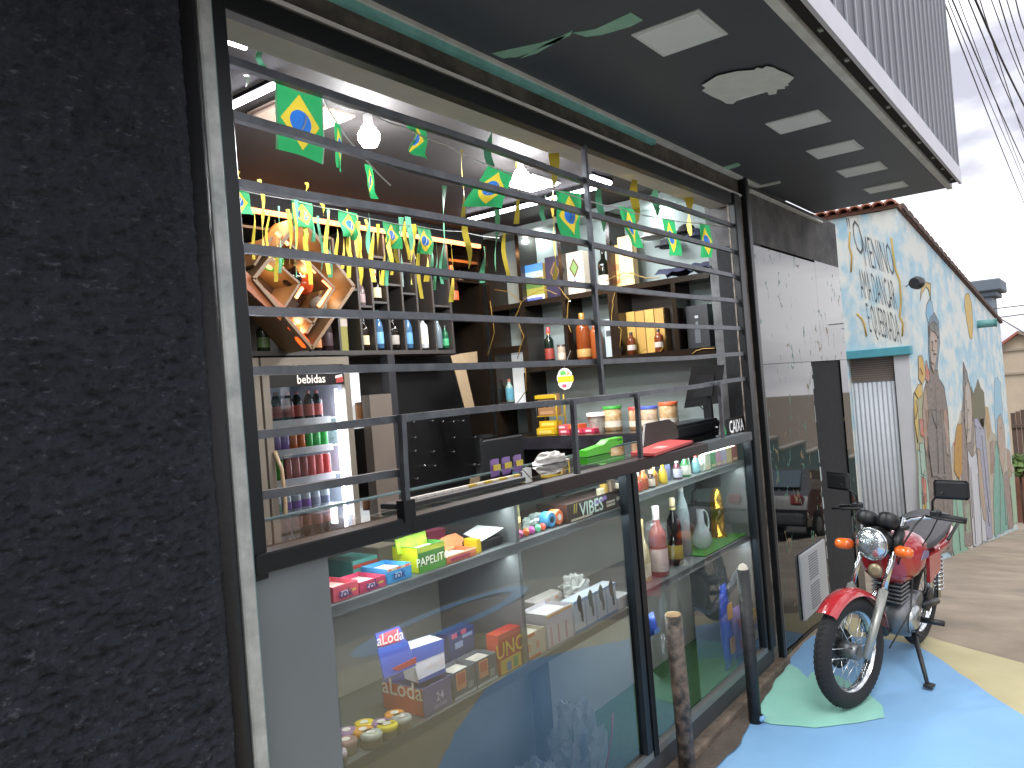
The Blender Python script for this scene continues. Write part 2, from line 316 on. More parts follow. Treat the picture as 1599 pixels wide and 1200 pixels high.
# ================================================================== front hardware
m_bar = M('worn_dark_steel', '53565b', .40, metal=.75, var=.5, vs=14, col2='7d8084')
m_galv = M('galvanised_steel', '979d9c', .5, metal=.35, var=.7, vs=18, col2='c9cdca')
m_frame = M('black_steel', '14171a', .4, metal=.3, var=.3, vs=10)
rl = thing('shutter_rail', 'galvanised shutter guide rail beside the black stucco wall', 'rail', (1.06, -.02, 0))
build('channel', MB().box((1.036, -.04, 0), (1.072, .0, 2.83), .004), m_galv, rl)
build('lip', MB().box((1.0725, -.03, 0), (1.078, .02, 2.83)), M('teal_edge', '6f8f90', .5), rl)
rp_ = thing('door_post', 'black steel post with grey outer rail at right end of grille', 'post', (4.45, 0, 0))
build('post', MB().box((4.345, -.03, .14), (4.43, .012, 2.72), .006), m_frame, rp_)
build('channel', MB().box((4.50, -.045, 0), (4.545, .0, 2.83), .004), m_frame, rp_)
build('outer_rail', MB().box((4.562, -.03, -.05), (4.598, .012, 2.83), .004), M('dull_rail', '777d7c', .5, metal=.4, var=.6, vs=15, col2='4d524f'), rp_)
build('jamb', MB().box((4.4305, -.012, 0), (4.4995, .05, 2.72)), M('stained_jamb', '8a8278', .8, var=.9, vs=16, col2='3c3833'), rp_)
gr = thing('security_grille', 'dark steel security grille of horizontal bars across the shop opening', 'grille', (1.1, 0, 1.4))
build('side_frame', MB().box((1.08, -.022, 1.31), (1.122, .022, 2.72), .003), m_frame, gr)
build('top_frame', MB().box((1.08, -.02, 2.655), (4.33, .02, 2.715), .003), m_frame, gr)
def bar(P, w=.011): return MB().tube(P, w * 1.35, 4, False)
BZ = [(2.54, 1.1, 4.33, (0, -.004, -.016, .0, .0)), (2.392, 1.1, 4.33, (.015, 0, 0, -.003, 0)), (2.255, 1.1, 4.33, (-.012, .004, .012, -.003, -.006)), (2.095, 1.1, 4.33, (-.005, -.01, 0, .004, .012)), (1.947, 1.1, 4.33, (-.006, 0, .002, .004, .006)), (1.796, 1.1, 4.33, (.002, -.004, -.004, 0, .014)), (1.651, 1.1, 4.33, (-.005, 0, -.006, 0, .018)), (1.50, 1.1, 1.59, (.003, .001, 0, -.001, -.003))]
for z, a, c, d in BZ:
    P = []
    for i in range(17):
        s = i / 16 * 4; k = min(3, int(s)); f_ = s - k; f_ = f_ * f_ * (3 - 2 * f_); P.append((a + (c - a) * i / 16, .004 * math.sin(i * .9 + z * 5), z + d[k] * (1 - f_) + d[k + 1] * f_))
    build('bar', bar(P), m_bar, gr)
for x, z0, z1 in [(2.722, 1.66, 2.655), (1.587, 1.375, 1.66), (2.49, 1.375, 1.65), (2.998, 1.375, 1.65), (3.915, 1.375, 1.665)]:
    build('upright', bar([(x + .006, -.024, z1), (x, -.024, (z0 + z1) / 2), (x - .004, -.024, z0)], .0095), m_bar, gr)
build('bolt_plate', MB().box((1.565, -.034, 1.36), (1.61, -.004, 1.42)), m_frame, gr)
# bollards
for k, (x, y, zt, lab, cap, lean) in enumerate([(3.708, -.152, .75, 'slim black bollard with blue painted foot and pale top', 'c9c2b4', .0), (3.073, -.085, .70, 'rusty black bollard with worn peeling paint and sawn flat top', 'b59a72', -.02)]):
    t_ = thing('bollard', lab, 'bollard', (x, y, 0), 'bollards before the shop window')
    mt = M('peeling_black_%d' % k, '181a1c', .5, var=.95 if k else .55, vs=22, col2='77675a' if k else '3a3a38', bump=.4, bs=40, vdist=.47 if k else .33)
    build('shaft', MB().tube([(x, y, 0), (x + lean * .3, y, .3), (x + lean, y, zt)], .036 if k else .031, 16), mt, t_)
    build('top', MB().lathe([(.034 if k else .026, 0), (.03 if k else .018, .008 if k else .02), (.001, .012 if k else .03)], (x + lean, y, zt), 12), C(cap, .8), t_)
    if not k: build('painted_foot', MB().box((x - .02, y - .045, .016), (x + .025, y - .02, .045), .01), m_blue, t_)
# ================================================================== display counter
CLED = 1.5
dc = thing('display_counter', 'grey glazed display counter with black rail under the grille', 'counter', (2.8, .2, .06))
m_grl = M('grey_laminate', '63686b', .45, var=.15, vs=3); m_alu = M('dark_aluminium', '30383f', .32, metal=.6)
m_wine = M('wine_brown_rail', '2a1718', .35, var=.4, vs=6)
build('side_panel', MB().box((1.09, .006, .13), (1.318, .03, 1.32)), M('grey_front_panel', '6a7276', .5, var=.25, vs=2), dc)
build('rail', MB().box((1.082, -.03, 1.325), (1.60, .04, 1.372), .004), m_frame, dc)
build('rail', MB().box((1.6003, -.026, 1.322), (2.25, .04, 1.37), .004), m_frame, dc)
build('rail', MB().box((2.2503, -.026, 1.322), (3.7, .04, 1.371), .004), m_wine, dc)
build('rail', MB().box((3.7003, -.026, 1.322), (4.33, .04, 1.371), .004), M('grey_rail', '484f52', .4), dc)
build('plinth', MB().box((1.09, -.012, .051), (4.43, .03, .135)), M('dark_plinth', '3b3d3f', .6, var=.5, vs=8, col2='22262a'), dc)
build('bottom_frame', MB().box((1.32, -.016, .1355), (4.33, .02, .165)), M('aluminium_sill', '80827f', .4, metal=.5), dc)
build('mullion', MB().box((2.865, -.018, .1655), (2.905, .02, 1.32)), m_alu, dc); build('mullion', MB().box((2.9155, -.022, .14), (2.955, .012, 1.32)), m_frame, dc)
build('mullion', MB().box((4.30, -.018, .1655), (4.3285, .02, 1.32)), m_alu, dc)
m_gl = bpy.data.materials.new('window_glass'); m_gl.use_nodes = True; t = m_gl.node_tree; t.nodes.clear()
out = t.nodes.new('ShaderNodeOutputMaterial'); mixs = t.nodes.new('ShaderNodeMixShader'); tr = t.nodes.new('ShaderNodeBsdfTransparent'); gls = t.nodes.new('ShaderNodeBsdfGlossy'); fr = t.nodes.new('ShaderNodeFresnel')
fr.inputs['IOR'].default_value = 2.1; gls.inputs['Roughness'].default_value = .012; tr.inputs[0].default_value = (.93, .96, .95, 1)
t.links.new(fr.outputs[0], mixs.inputs[0]); t.links.new(tr.outputs[0], mixs.inputs[1]); t.links.new(gls.outputs[0], mixs.inputs[2]); t.links.new(mixs.outputs[0], out.inputs[0])
def pane(name, q, par): return build(name, MB().poly(q), m_gl, par)
pane('glass_pane', [(1.319, .004, .166), (2.864, .004, .166), (2.864, .004, 1.321), (1.319, .004, 1.321)], dc)
pane('glass_pane', [(2.956, .002, .166), (4.299, .002, .166), (4.299, .002, 1.321), (2.956, .002, 1.321)], dc)
pane('counter_glass', [(1.14, .041, 1.374), (4.3, .041, 1.374), (4.3, .43, 1.374), (1.14, .43, 1.374)], dc)
build('glass_edge', MB().box((1.14, .43, 1.366), (4.3, .437, 1.378)), M('green_glass_edge', '6f8a8c', .2), dc)
SH1, SH2 = 1.186, .772
for a, c, z in [(1.319, 2.864, SH1), (1.319, 2.864, SH2), (2.956, 4.299, 1.215), (2.956, 4.299, .80)]:
    build('shelf', MB().box((a, .02, z - .032), (c, .40, z), .002), m_grl, dc)
build('divider', MB().box((2.14, .021, SH1 + .0005), (2.158, .4, 1.32)), m_grl, dc); build('divider', MB().box((2.14, .021, SH2 + .0005), (2.158, .4, SH1 - .0325)), m_grl, dc)
build('back_board', MB().box((1.319, .4005, .17), (4.299, .415, 1.32)), M('counter_back', '92938f', .6, var=.2, vs=3), dc)
build('base_board', MB().box((1.319, .021, .12), (4.299, .42, .17)), M('green_turf_mat', '3c5f3a', .9, var=.6, vs=60, col2='27452a'), dc)
build('end_panel', MB().box((4.2855, .021, .1705), (4.2985, .4, 1.182)), m_grl, dc)
build('leg', MB().box((2.62, .33, .1705), (2.70, .37, .797)), M('dark_leg', '2b2f31', .5), dc)
for k, (a, c, z, lab) in enumerate([(1.33, 2.13, 1.318, 'white led strip under the counter rail, left section'), (2.17, 2.85, 1.318, 'white led strip under the counter rail, centre section'), (2.97, 4.27, 1.318, 'white led strip under the counter rail, right section'), (1.33, 2.13, 1.152, 'white led strip under the upper shelf, left section'), (2.17, 2.85, 1.152, 'white led strip under the upper shelf, centre section'), (2.97, 4.27, 1.181, 'white led strip under the upper shelf, right section'), (2.97, 4.27, .766, 'white led strip under the lower shelf, right section')]):  # the lower shelf strip is added to brighten the snack bags
    t_ = thing('led_strip', lab, 'light', ((a + c) / 2, .06, z), 'led strips in the counter'); build('diffuser', MB().box((a, .05, z - .006), (c, .062, z - .0005)), M('counter_led', 'eef4f2', .5, emit=1.5), t_)
    l_ = bpy.data.lights.new('glow', 'AREA'); l_.energy = CLED * (c - a); l_.color = (.95, 1, .98); l_.shape = 'RECTANGLE'; l_.size = c - a; l_.size_y = .02; lo = bpy.data.objects.new('glow', l_); COL.objects.link(lo); lo.parent = t_; lo.location = (0, 0, -.012); lo.rotation_euler = (R_(-18), 0, 0)
# left part of counter top: brown laminate under the glass
build('counter_board', MB().box((1.14, .045, 1.352), (1.60, .42, 1.368)), M('brown_laminate', '8a6f5c', .25, var=.35, vs=6, col2='6c5546'), dc)
# ================================================================== interior lights
def emis(name, col, st): return M(name, col, .5, emit=st)
m_led = emis('white_led', 'f4f2ff', 14); m_orange = emis('warm_led', 'ff9d64', 2.4); m_dl = emis('downlight', 'ffffff', 25)
def lamp(kind, loc, energy, col, parent, size=.05, rot=None, sy=None):
    l = bpy.data.lights.new('glow', kind); l.energy = energy; l.color = col
    if kind == 'AREA': l.size = size; l.shape = 'RECTANGLE' if sy else 'SQUARE'; l.size_y = sy or size
    else: l.shadow_soft_size = size
    o = bpy.data.objects.new('glow', l); COL.objects.link(o); o.parent = parent; o.location = Vector(loc) - Vector(parent['_w']); o.rotation_euler = rot or (0, 0, 0); return o
def ledtube(a, c, label, mat=m_led, w=.012, e=1.5, col=(.95, .95, 1)):
    a, c = Vector(a), Vector(c); t_ = thing('led_tube', label, 'light', (a + c) / 2, 'ceiling led tubes')
    build('diffuser', MB().tube([a, c], w, 8), mat, t_); build('housing', MB().box((min(a.x, c.x) - w, min(a.y, c.y) - w, a.z + w * .9), (max(a.x, c.x) + w, max(a.y, c.y) + w, a.z + w * 2.2)), m_frame, t_)
    d = c - a; lamp('AREA', (a + c) / 2 + Vector((0, 0, -.02)), e * d.length, col, t_, max(.03, abs(d.x)), None, max(.03, abs(d.y)))
ledtube((1.25, .47, 2.85), (1.53, .47, 2.85), 'short white led tube at upper left of the ceiling', e=22)
ledtube((1.78, .62, 2.85), (1.78, .96, 2.85), 'white led tube running inward behind the largest flag', e=14)
ledtube((4.03, .58, 2.85), (4.03, 1.66, 2.85), 'long white led tube running inward near the marble shelves', e=14)
ledtube((3.8, .565, 2.85), (4.01, .565, 2.85), 'short white led tube by the middle upright', e=14)
wl = thing('led_strip', 'warm orange led strip along the ceiling over the bottle shelves', 'light', (3.5, 2.0, 2.78))
build('diffuser', MB().box((2.45, 1.975, 2.775), (4.56, 1.997, 2.80)), m_orange, wl); build('channel', MB().box((2.45, 1.98, 2.8005), (4.6, 2.05, 2.884)), m_dkwall, wl)
lamp('AREA', (3.5, 1.96, 2.77), 7, (1, .55, .25), wl, 2.0, None, .04)
pl = thing('ceiling_panel_light', 'bright square white panel light in the shop ceiling', 'light', (3.72, .92, 2.87))
build('diffuser', MB().box((3.6, .82, 2.868), (3.85, 1.01, 2.876)), m_led, pl); build('rim', MB().box((3.585, .805, 2.8765), (3.865, 1.025, 2.8845)), m_wht, pl)
lamp('AREA', (3.72, .92, 2.86), 18, (1, 1, 1), pl, .24)
wp = thing('ceiling_panel_light', 'beige unlit square ceiling panel behind the largest flag', 'light', (2.05, .9, 2.87))
build('diffuser', MB().box((1.93, .78, 2.868), (2.24, 1.0, 2.876)), C('cdb6a4', .6), wp); build('rim', MB().box((1.915, .765, 2.8765), (2.255, 1.015, 2.8845)), C('a58f80', .6), wp)
for i, (x, y) in enumerate([(2.29, .73), (3.33, .71)]):
    t_ = thing('light_bulb', ['glaring white bulb hanging between the first two flags', 'glaring white bulb hanging above the square panel light'][i], 'bulb', (x, y, 2.84), 'glaring bulbs')
    build('globe', MB().lathe([(.004, -.052), (.03, -.045), (.045, -.02), (.045, .005), (.03, .03), (.018, .045)], (x, y, 2.80), 16), emis('bulb_glow', 'ffffff', 40), t_)
    build('socket', MB().lathe([(.02, 0), (.02, .04)], (x, y, 2.845), 12), C('d8d8d8'), t_)
    lamp('POINT', (x, y, 2.735), 23, (.97, .98, 1), t_, .045)
# ================================================================== generic goods
def box_thing(name, label, cat, a, c, col, group=None, accents=(), txt=None, open_top=None, rough=.4, bev=.002, side=None):
    """carton: body + colour panels on its -Y face; accents: (u0,v0,u1,v1,hex) in face fractions; txt: (string,hex,u,v,size)"""
    x0, y0, z0 = (min(a[i], c[i]) for i in range(3)); x1, y1, z1 = (max(a[i], c[i]) for i in range(3))
    t_ = thing(name, label, cat, ((x0 + x1) / 2, (y0 + y1) / 2, z0), group)
    if open_top:
        th = .003; h2 = z1
        bb = MB().box((x0, y0, z0), (x1, y1, z0 + th))
        for q in (((x0, y0, z0 + th), (x1, y0 + th, h2)), ((x0, y1 - th, z0 + th), (x1, y1, h2)), ((x0, y0 + th, z0 + th), (x0 + th, y1 - th, h2)), ((x1 - th, y0 + th, z0 + th), (x1, y1 - th, h2))): bb.box(*q)
        build('carton', bb, C(col, rough), t_)
        build('contents', MB().box((x0 + .005, y0 + .005, z0 + .004), (x1 - .005, y1 - .005, z1 - .012)), C(open_top, .6), t_)
    else: build('carton', MB().box((x0, y0, z0), (x1, y1, z1), bev), C(col, rough), t_)
    w, h = x1 - x0, z1 - z0
    for i, (u0, v0, u1, v1, hx) in enumerate(accents):
        build('printed_panel', MB().box((x0 + w * u0, y0 - .0006 - .0004 * i, z0 + h * v0), (x0 + w * u1, y0 + .0002, z0 + h * v1)), C(hx, rough), t_)
    if side: build('side_panel', MB().box((x0 - .001, y0 + .003, z0 + .002), (x0 - .0001, y1 - .003, z0 + h * .97)), C(side, rough), t_)
    if txt:
        for s_, hx, u_, v_, sz in (txt if isinstance(txt, list) else [txt]):
            text('lettering', s_, C(hx, .5), t_, (x0 + w * u_, y0 - .0032, z0 + h * v_), EX, EZ, sz)
    return t_
def pb(p0, p1, Y, dep, zfix=None):
    """front-face rectangle from two pixels on plane Y -> box corners"""
    a, c = oY(*p0, Y), oY(*p1, Y)
    return (a.x, Y, zfix if zfix is not None else a.z), (c.x, Y + dep, c.z)
PROF = {'wine': [(.85, 0), (1, .02), (1, .6), (.9, .68), (.4, .78), (.36, .96)], 'whisky': [(.9, 0), (1, .02), (1, .62), (.92, .7), (.45, .78), (.36, .85), (.36, .95)],
        'spirit': [(.9, 0), (1, .015), (1, .55), (.8, .68), (.42, .8), (.36, .96)], 'mini': [(.9, 0), (1, .03), (1, .55), (.7, .68), (.42, .76), (.4, .88)],
        'pet': [(.8, 0), (1, .04), (.95, .3), (1, .55), (.8, .72), (.4, .86), (.38, .93)], 'champ': [(.9, 0), (1, .02), (1, .42), (.8, .55), (.45, .7), (.4, .95)],
        'can': [(.82, 0), (1, .06), (1, .92), (.84, .985)], 'jar': [(.92, 0), (1, .04), (1, .82), (.9, .9)], 'round': [(.5, 0), (.9, .1), (1, .3), (.85, .5), (.4, .62), (.3, .95)]}
def bottle(p, h, r, kind, col, cap, lab, label, group=None, name='bottle', cat='bottle', lz=(.15, .48), rough=.12, capl=.1, n=14, square=False, txt=None, neck=None):
    p = Vector(p); t_ = thing(name, label, cat, p, group); pr_ = [(a * r, z * h) for a, z in PROF[kind]]
    build('body', MB().lathe(pr_, p, n), C(col, rough), t_)
    tr_ = pr_[-1][0]
    if kind == 'can': build('lid', MB().lathe([(tr_ * .98, 0), (tr_ * .9, .002), (tr_ * .88, -.002)], p + Vector((0, 0, pr_[-1][1])), n), C('b8bcc0', .25, metal=.9), t_)
    else: build('cap', MB().lathe([(tr_ * 1.12, 0), (tr_ * 1.12, h * capl), (tr_ * .95, h * capl + .002)], p + Vector((0, 0, pr_[-1][1] - h * .04 - (h * capl * .3))), n), C(cap, .35), t_)
    if lab: build('label', MB().lathe([(r * 1.015, lz[0] * h), (r * 1.02, lz[0] * h + .001), (r * 1.02, lz[1] * h), (r * 1.015, lz[1] * h + .001)], p, n), C(lab, .5), t_)
    if neck: build('neck_label', MB().lathe([(tr_ * 1.08, .8 * h), (tr_ * 1.08, .87 * h)], p, n), C(neck, .4), t_)
    if txt: text('lettering', txt[0], C(txt[1], .5), t_, p + Vector((0, -r * 1.03, (lz[0] + lz[1]) / 2 * h)), EX, EZ, txt[2])
    return t_
# ================================================================== fridges on the back wall
m_fr = M('champagne_fridge_frame', '8d8478', .35, metal=.3, var=.15, vs=4); m_frin = M('fridge_liner', 'b4bec8', .5)
FY = 2.0
def fridge(x0, x1, label):
    f = thing('drinks_fridge', label, 'fridge', ((x0 + x1) / 2, 2.3, .06), 'drinks fridges on the back wall')
    zt = 1.99; fw = .045
    build('cabinet', MB().box((x0 + .005, 2.57, .06), (x1 - .005, 2.595, zt)).box((x0 + .005, FY + .03, .06), (x0 + .03, 2.57, zt)).box((x1 - .03, FY + .03, .06), (x1 - .005, 2.57, zt)).box((x0 + .03, FY + .03, zt - .03), (x1 - .03, 2.57, zt)).box((x0 + .03, FY + .03, .06), (x1 - .03, 2.57, .3)), m_frin, f)
    d = build('door', MB().box((x0, FY, .1), (x0 + fw, FY + .03, zt)).box((x1 - fw, FY, .1), (x1, FY + .03, zt)).box((x0 + fw, FY, zt - .045), (x1 - fw, FY + .03, zt)).box((x0 + fw, FY, .1), (x1 - fw, FY + .03, .3)), m_fr, f)
    hd = build('header', MB().box((x0 + fw, FY + .004, 1.826), (x1 - fw, FY + .028, zt - .046)), C('15110f', .4), f)
    m_wt = M('header_white', 'd8cfc4', .5, emit=.5)
    cx_ = (x0 + x1) / 2
    text('lettering', 'Matheus', m_wt, hd, (cx_ - .01, FY + .001, 1.919), EX, EZ, .068); text('lettering', 'bebidas', m_wt, hd, (cx_ + .02, FY + .001, 1.862), EX, EZ, .068)
    build('emblem', MB().hexa([(x1 - .11, FY + .001, 1.835), (x1 - .05, FY + .001, 1.84), (x1 - .055, FY + .001, 1.872), (x1 - .105, FY + .001, 1.862)], (0, .002, 0)), C('a5403c', .5), hd)
    build('emblem_cloud', MB().hexa([(x1 - .115, FY, 1.862), (x1 - .06, FY, 1.87), (x1 - .06, FY, 1.885), (x1 - .11, FY, 1.878)], (0, .002, 0)), C('d9d2cc', .5), hd)
    build('handle', MB().tube([(x0 + .04, FY - .004, 1.48), (x0 + .055, FY - .035, 1.38), (x0 + .058, FY - .04, 1.2), (x0 + .05, FY - .035, 1.05), (x0 + .04, FY - .004, .95)], .011, 8), C('b59b7a', .35), f)
    for z in (1.635, 1.472, 1.305, 1.12, .85):
        sh = build('shelf', MB().box((x0 + .032, FY + .06, z - .006), (x1 - .032, 2.5, z)), C('e4e8ec', .4), f)
        build('price_rail', MB().box((x0 + .05, FY + .046, z - .03), (x1 - .13, FY + .0595, z + .008)), C('eef1f4', .4), sh)
    st = build('light_strip', MB().box((x1 - .085, FY + .04, .35), (x1 - .07, FY + .05, 1.80)), M('fridge_led', 'f2efff', .5, emit=14), f)
    lamp('AREA', (x1 - .1, FY + .12, 1.15), 1.3, (.94, .95, 1), f, 1.2, (0, R_(90), 0), .06)
    pane('door_glass', [(x0 + fw, FY + .012, .3), (x1 - fw, FY + .012, .3), (x1 - fw, FY + .012, 1.825), (x0 + fw, FY + .012, 1.825)], f)
fridge(2.60, 3.22, 'drinks fridge with lit shelves of bottles and cans and black header')
fridge(1.97, 2.585, 'drinks fridge mostly hidden behind the left frame of the grille')
fx0 = 2.67
for i in range(6):
    bottle((fx0 + .025 + i * .072, FY + .11 + (i % 2) * .012, 1.6355), .172, .031, 'pet', '1c2b2c', 'd08f92', 'b8625a', 'dark soda bottle with pink cap, %s from the left on top fridge shelf' % ORD[i], 'bottles on the top fridge shelf', lz=(.12, .5), n=12)
cc = ['b8b23c', '9b7fc4', '9b7fc4', 'd9783a', 'd9783a', '3fae54', '52b868', '3fae54']
for i, c_ in enumerate(cc):
    bottle((fx0 + .006 + i * .056, FY + .10, 1.4725), .115, .026, 'can', c_, None, None, '%s drink can, %s from the left on second fridge shelf' % ({'b8b23c': 'yellow', '9b7fc4': 'purple', 'd9783a': 'orange', '3fae54': 'green', '52b868': 'pale green'}[c_], ORD[i]), 'cans on the second fridge shelf', name='can', cat='can', rough=.25, n=12)
cc = ['5cc04a', '4fb545', 'a8443f', 'b04a46', '9c3f3c', 'd05a55', 'd05a55', 'c9524d']
for i, c_ in enumerate(cc):
    bottle((fx0 + .012 + i * .056, FY + .10, 1.3055), .12, .026, 'can', c_, None, ('e8e4d8' if i == 0 else None), '%s drink can, %s from the left on third fridge shelf' % ('bright green' if i < 2 else 'red', ORD[i]), 'cans on the third fridge shelf', name='can', cat='can', rough=.25, n=12, lz=(.1, .3))
for i in range(6):
    bottle((fx0 + .03 + i * .068, FY + .10, 1.1205), .15, .03, 'pet', 'b9c6cc', 'dfe6ea', ['4f8f66', '7a48a6', '7a48a6', '7a48a6', '8e98a4', '6c7690'][i], '%s labelled clear water bottle, %s from the left on fourth fridge shelf' % (['green', 'purple', 'purple', 'purple', 'grey', 'slate'][i], ORD[i]), 'bottles on the fourth fridge shelf', lz=(.12, .4), n=12)
# ================================================================== bottle wall above the fridges
m_nic = M('charcoal_laminate', '403d3b', .5, var=.2, vs=5); m_nicd = M('charcoal_back', '262322', .6)
nu = thing('bottle_shelf_unit', 'charcoal pigeonhole shelf unit holding upright bottles over the fridge', 'shelf unit', (3.3, 2.2, 2.02))
NX = [2.44, 3.17, 3.345, 3.46, 3.59, 3.725, 3.862, 4.02, 4.2]
build('base', MB().box((2.43, FY, 2.0), (4.21, 2.3, 2.026)), m_nic, nu); build('back', MB().box((2.43, 2.3005, 2.0), (4.21, 2.33, 2.78)), m_nicd, nu)
for x in NX: build('upright', MB().box((x - .008, FY + .001, 2.0265), (x + .008, 2.3, 2.7 if x < 3.3 else 2.78)), m_nic, nu)
for a, c, z in [(0, 1, 2.7), (1, 2, 2.4), (2, 3, 2.30), (3, 4, 2.33), (3, 4, 2.62), (4, 5, 2.27), (4, 5, 2.45), (5, 6, 2.40), (5, 6, 2.6), (6, 7, 2.25), (7, 8, 2.33), (7, 8, 2.55)]:
    build('shelf', MB().box((NX[a] + .0085, FY + .004, z - .007), (NX[c] - .0085, 2.299, z + .007)), m_nic, nu)
BL = [((3.258, 2.04), 'box'), ((3.402, 2.04), .19, .033, 'whisky', '20160f', '17120f', 'cfc39a', 'dark bottle with cream label, first low pigeonhole'), ((3.525, 2.04), .245, .034, 'spirit', '3a5f80', '35a79c', '6fa5cf', 'blue labelled bottle with teal cap, left of two alike'), ((3.655, 2.04), .20, .04, 'whisky', '16120f', '26201c', '9b958d', 'black squat bottle with grey label in low pigeonhole'), ((3.79, 2.04), .245, .034, 'spirit', '3a5f80', '35a79c', '5f95c4', 'blue labelled bottle with teal cap, right of two alike'), ((3.94, 2.04), .23, .036, 'wine', 'cfd2d2', 'd9dcdc', 'd8d6c6', 'white bottle with small yellow emblem'), ((4.09, 2.04), .22, .03, 'spirit', '6c7a80', 'aab4b8', '56666e', 'clear grey bottle beside the white bottle'), ((4.165, 2.04), .16, .024, 'wine', '1f5a3c', '2c3a34', '47a070', 'small green bottle at the right end of the pigeonholes'), ((3.525, 2.337), .21, .04, 'champ', '15100d', 'd2c9a2', 'd0c8a0', 'black bottle with cream shield label and cream cap in upper pigeonhole'), ((3.402, 2.307), .17, .028, 'spirit', '6f5f60', '8f8080', 'a08c8c', 'pale pink bottle in upper pigeonhole'), ((2.53, 2.027), .16, .04, 'whisky', '17120e', '241b14', '5a3f2a', 'squat dark bottle at far left under the lit diamond shelf'), ((3.02, 2.027), .16, .035, 'whisky', '24170f', '3a2a1e', 'c88a5a', 'small dark bottle with tan label right of the diamond'), ((3.10, 2.027), .25, .04, 'spirit', '2a1f22', '1a1516', '463238', 'tall dark bottle right of the lit diamond shelf'), ((2.66, 2.027), .18, .035, 'wine', '1c2417', '1a1a14', '4a5c34', 'dark green bottle with green label under the diamond')]
for q in BL[1:]:
    (x, z), h, r, k, c_, cp, lb, lab = q
    bottle((x, FY + .048, z), h, r, k, c_, cp, lb, lab, 'bottles on the back wall', lz=(.12, .42), neck='b5573f' if 'shield' in lab else None)
box_thing('bottle_carton', 'olive green tall bottle carton beside the diamond shelf', 'carton', (3.195, FY + .05, 2.027), (3.275, FY + .13, 2.27), '8a8545', accents=[(0, .62, 1, .8, 'b9aaa0')])
box_thing('bottle_carton', 'olive green carton in upper pigeonhole with no label', 'carton', (3.475, FY + .16, 2.63), (3.56, FY + .24, 2.77), '8d8a52')
box_thing('bottle_carton', 'pale grey green box in a high pigeonhole', 'carton', (3.75, FY + .08, 2.458), (3.83, FY + .16, 2.56), '8fa098')
# orange labelled bottle in the dark corner bay
bottle(oY(717, 468, 2.0) + Vector((0, .06, 0)), .255, .045, 'champ', '2a1410', 'd0633c', 'd2613a', 'dark bottle with orange label and orange cap in the dark corner', lz=(.0, .25), neck='d0633c')
cb = thing('corner_bay', 'dark corner bay with gold veined shelves beside the pigeonholes', 'shelf unit', (4.4, 2.1, 2.0))
build('back', MB().box((4.215, 2.31, 1.45), (4.6, 2.33, 2.78)), m_nicd, cb)
m_bm = M('black_gold_marble', '17130f', .18, var=.7, vs=3, col2='2a2018')
for z in (2.29, 2.53): build('shelf', MB().box((4.215, FY + .02, z - .012), (4.595, 2.3, z)), m_bm, cb)
build('side', MB().box((4.575, FY + .02, 1.4), (4.6, 2.3, 2.78)), m_bm, cb)
build('glow_shelf', MB().box((4.25, FY + .03, 2.66), (4.57, 2.3, 2.68)), C('7a4a20', .4), cb)
for i in range(4): bottle((4.27 + i * .08, FY + .16, 2.5305), .11, .028, 'whisky', ['3a2414', '4a2c18', '2f1d12', '5a3a24'][i], '2a1a10', '6a4a30', 'small dark brown bottle, %s from the left on the corner bay top shelf' % ORD[i], 'bottles in the corner bay')
# lit diamond shelf
dm = thing('diamond_shelf', 'wooden diamond shaped bottle shelf lit by warm led strips', 'shelf', (2.78, 1.95, 2.03))
m_wd = M('light_wood', '7d6244', .5, var=.35, vs=7, col2='7a5a38'); m_wdd = M('dark_wood_edge', '4a3d30', .5)
dc_, hw = Vector((2.775, 0, 2.375)), .345
def dp(u, v): return Vector((dc_.x + (u - v) * hw * .5 * 1.0, 0, dc_.z - (u + v - 1) * hw * 1.0 + 0))   # u,v in 0..1
def dq(u, v): return Vector((dc_.x + (u - v) * .335, 0, dc_.z + (1 - u - v) * .355))
def plank(u0, v0, u1, v1, y0, y1, name, mat, th=.016):
    a, c = dq(u0, v0), dq(u1, v1); d = (c - a).normalized(); nn = Vector((-d.z, 0, d.x)) * th / 2
    return build(name, MB().hexa([a - nn + EY * y0, c - nn + EY * y0, c + nn + EY * y0, a + nn + EY * y0], (0, y1 - y0, 0)), mat, dm)
y0d, y1d = 1.78, 2.02
for q in [(0, 0, 1, 0), (1, 0, 1, 1), (1, 1, 0, 1), (0, 1, 0, 0)]: plank(*q, y0d, y1d, 'frame_board', m_wd, .02)
def ppx(a, c, y0, y1, name, mat, th=.014, Yp=1.84):
    a, c = oY(*a, Yp), oY(*c, Yp); a.y = c.y = 0; d = (c - a).normalized(); nn = Vector((-d.z, 0, d.x)) * th / 2
    return build(name, MB().hexa([a - nn + EY * y0, c - nn + EY * y0, c + nn + EY * y0, a + nn + EY * y0], (0, y1 - y0, 0)), mat, dm)
for a, c in [((404, 392), (463, 444)), ((463, 444), (432, 492)), ((450, 384), (517, 451)), ((517, 451), (474, 522)), ((420, 372), (392, 416)), ((446, 482), (486, 508))]: ppx(a, c, y0d + .03, y1d, 'inner_board', m_wd, .013)
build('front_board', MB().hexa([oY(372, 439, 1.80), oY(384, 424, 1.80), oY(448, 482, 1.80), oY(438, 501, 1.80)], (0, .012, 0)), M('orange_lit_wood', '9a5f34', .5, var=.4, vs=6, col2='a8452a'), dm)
build('back_board', MB().hexa([dq(0, 0) + EY * y1d, dq(1, 0) + EY * y1d, dq(1, 1) + EY * y1d, dq(0, 1) + EY * y1d], (0, .012, 0)), M('lit_wood_back', '4a3626', .5, var=.3, vs=8), dm)
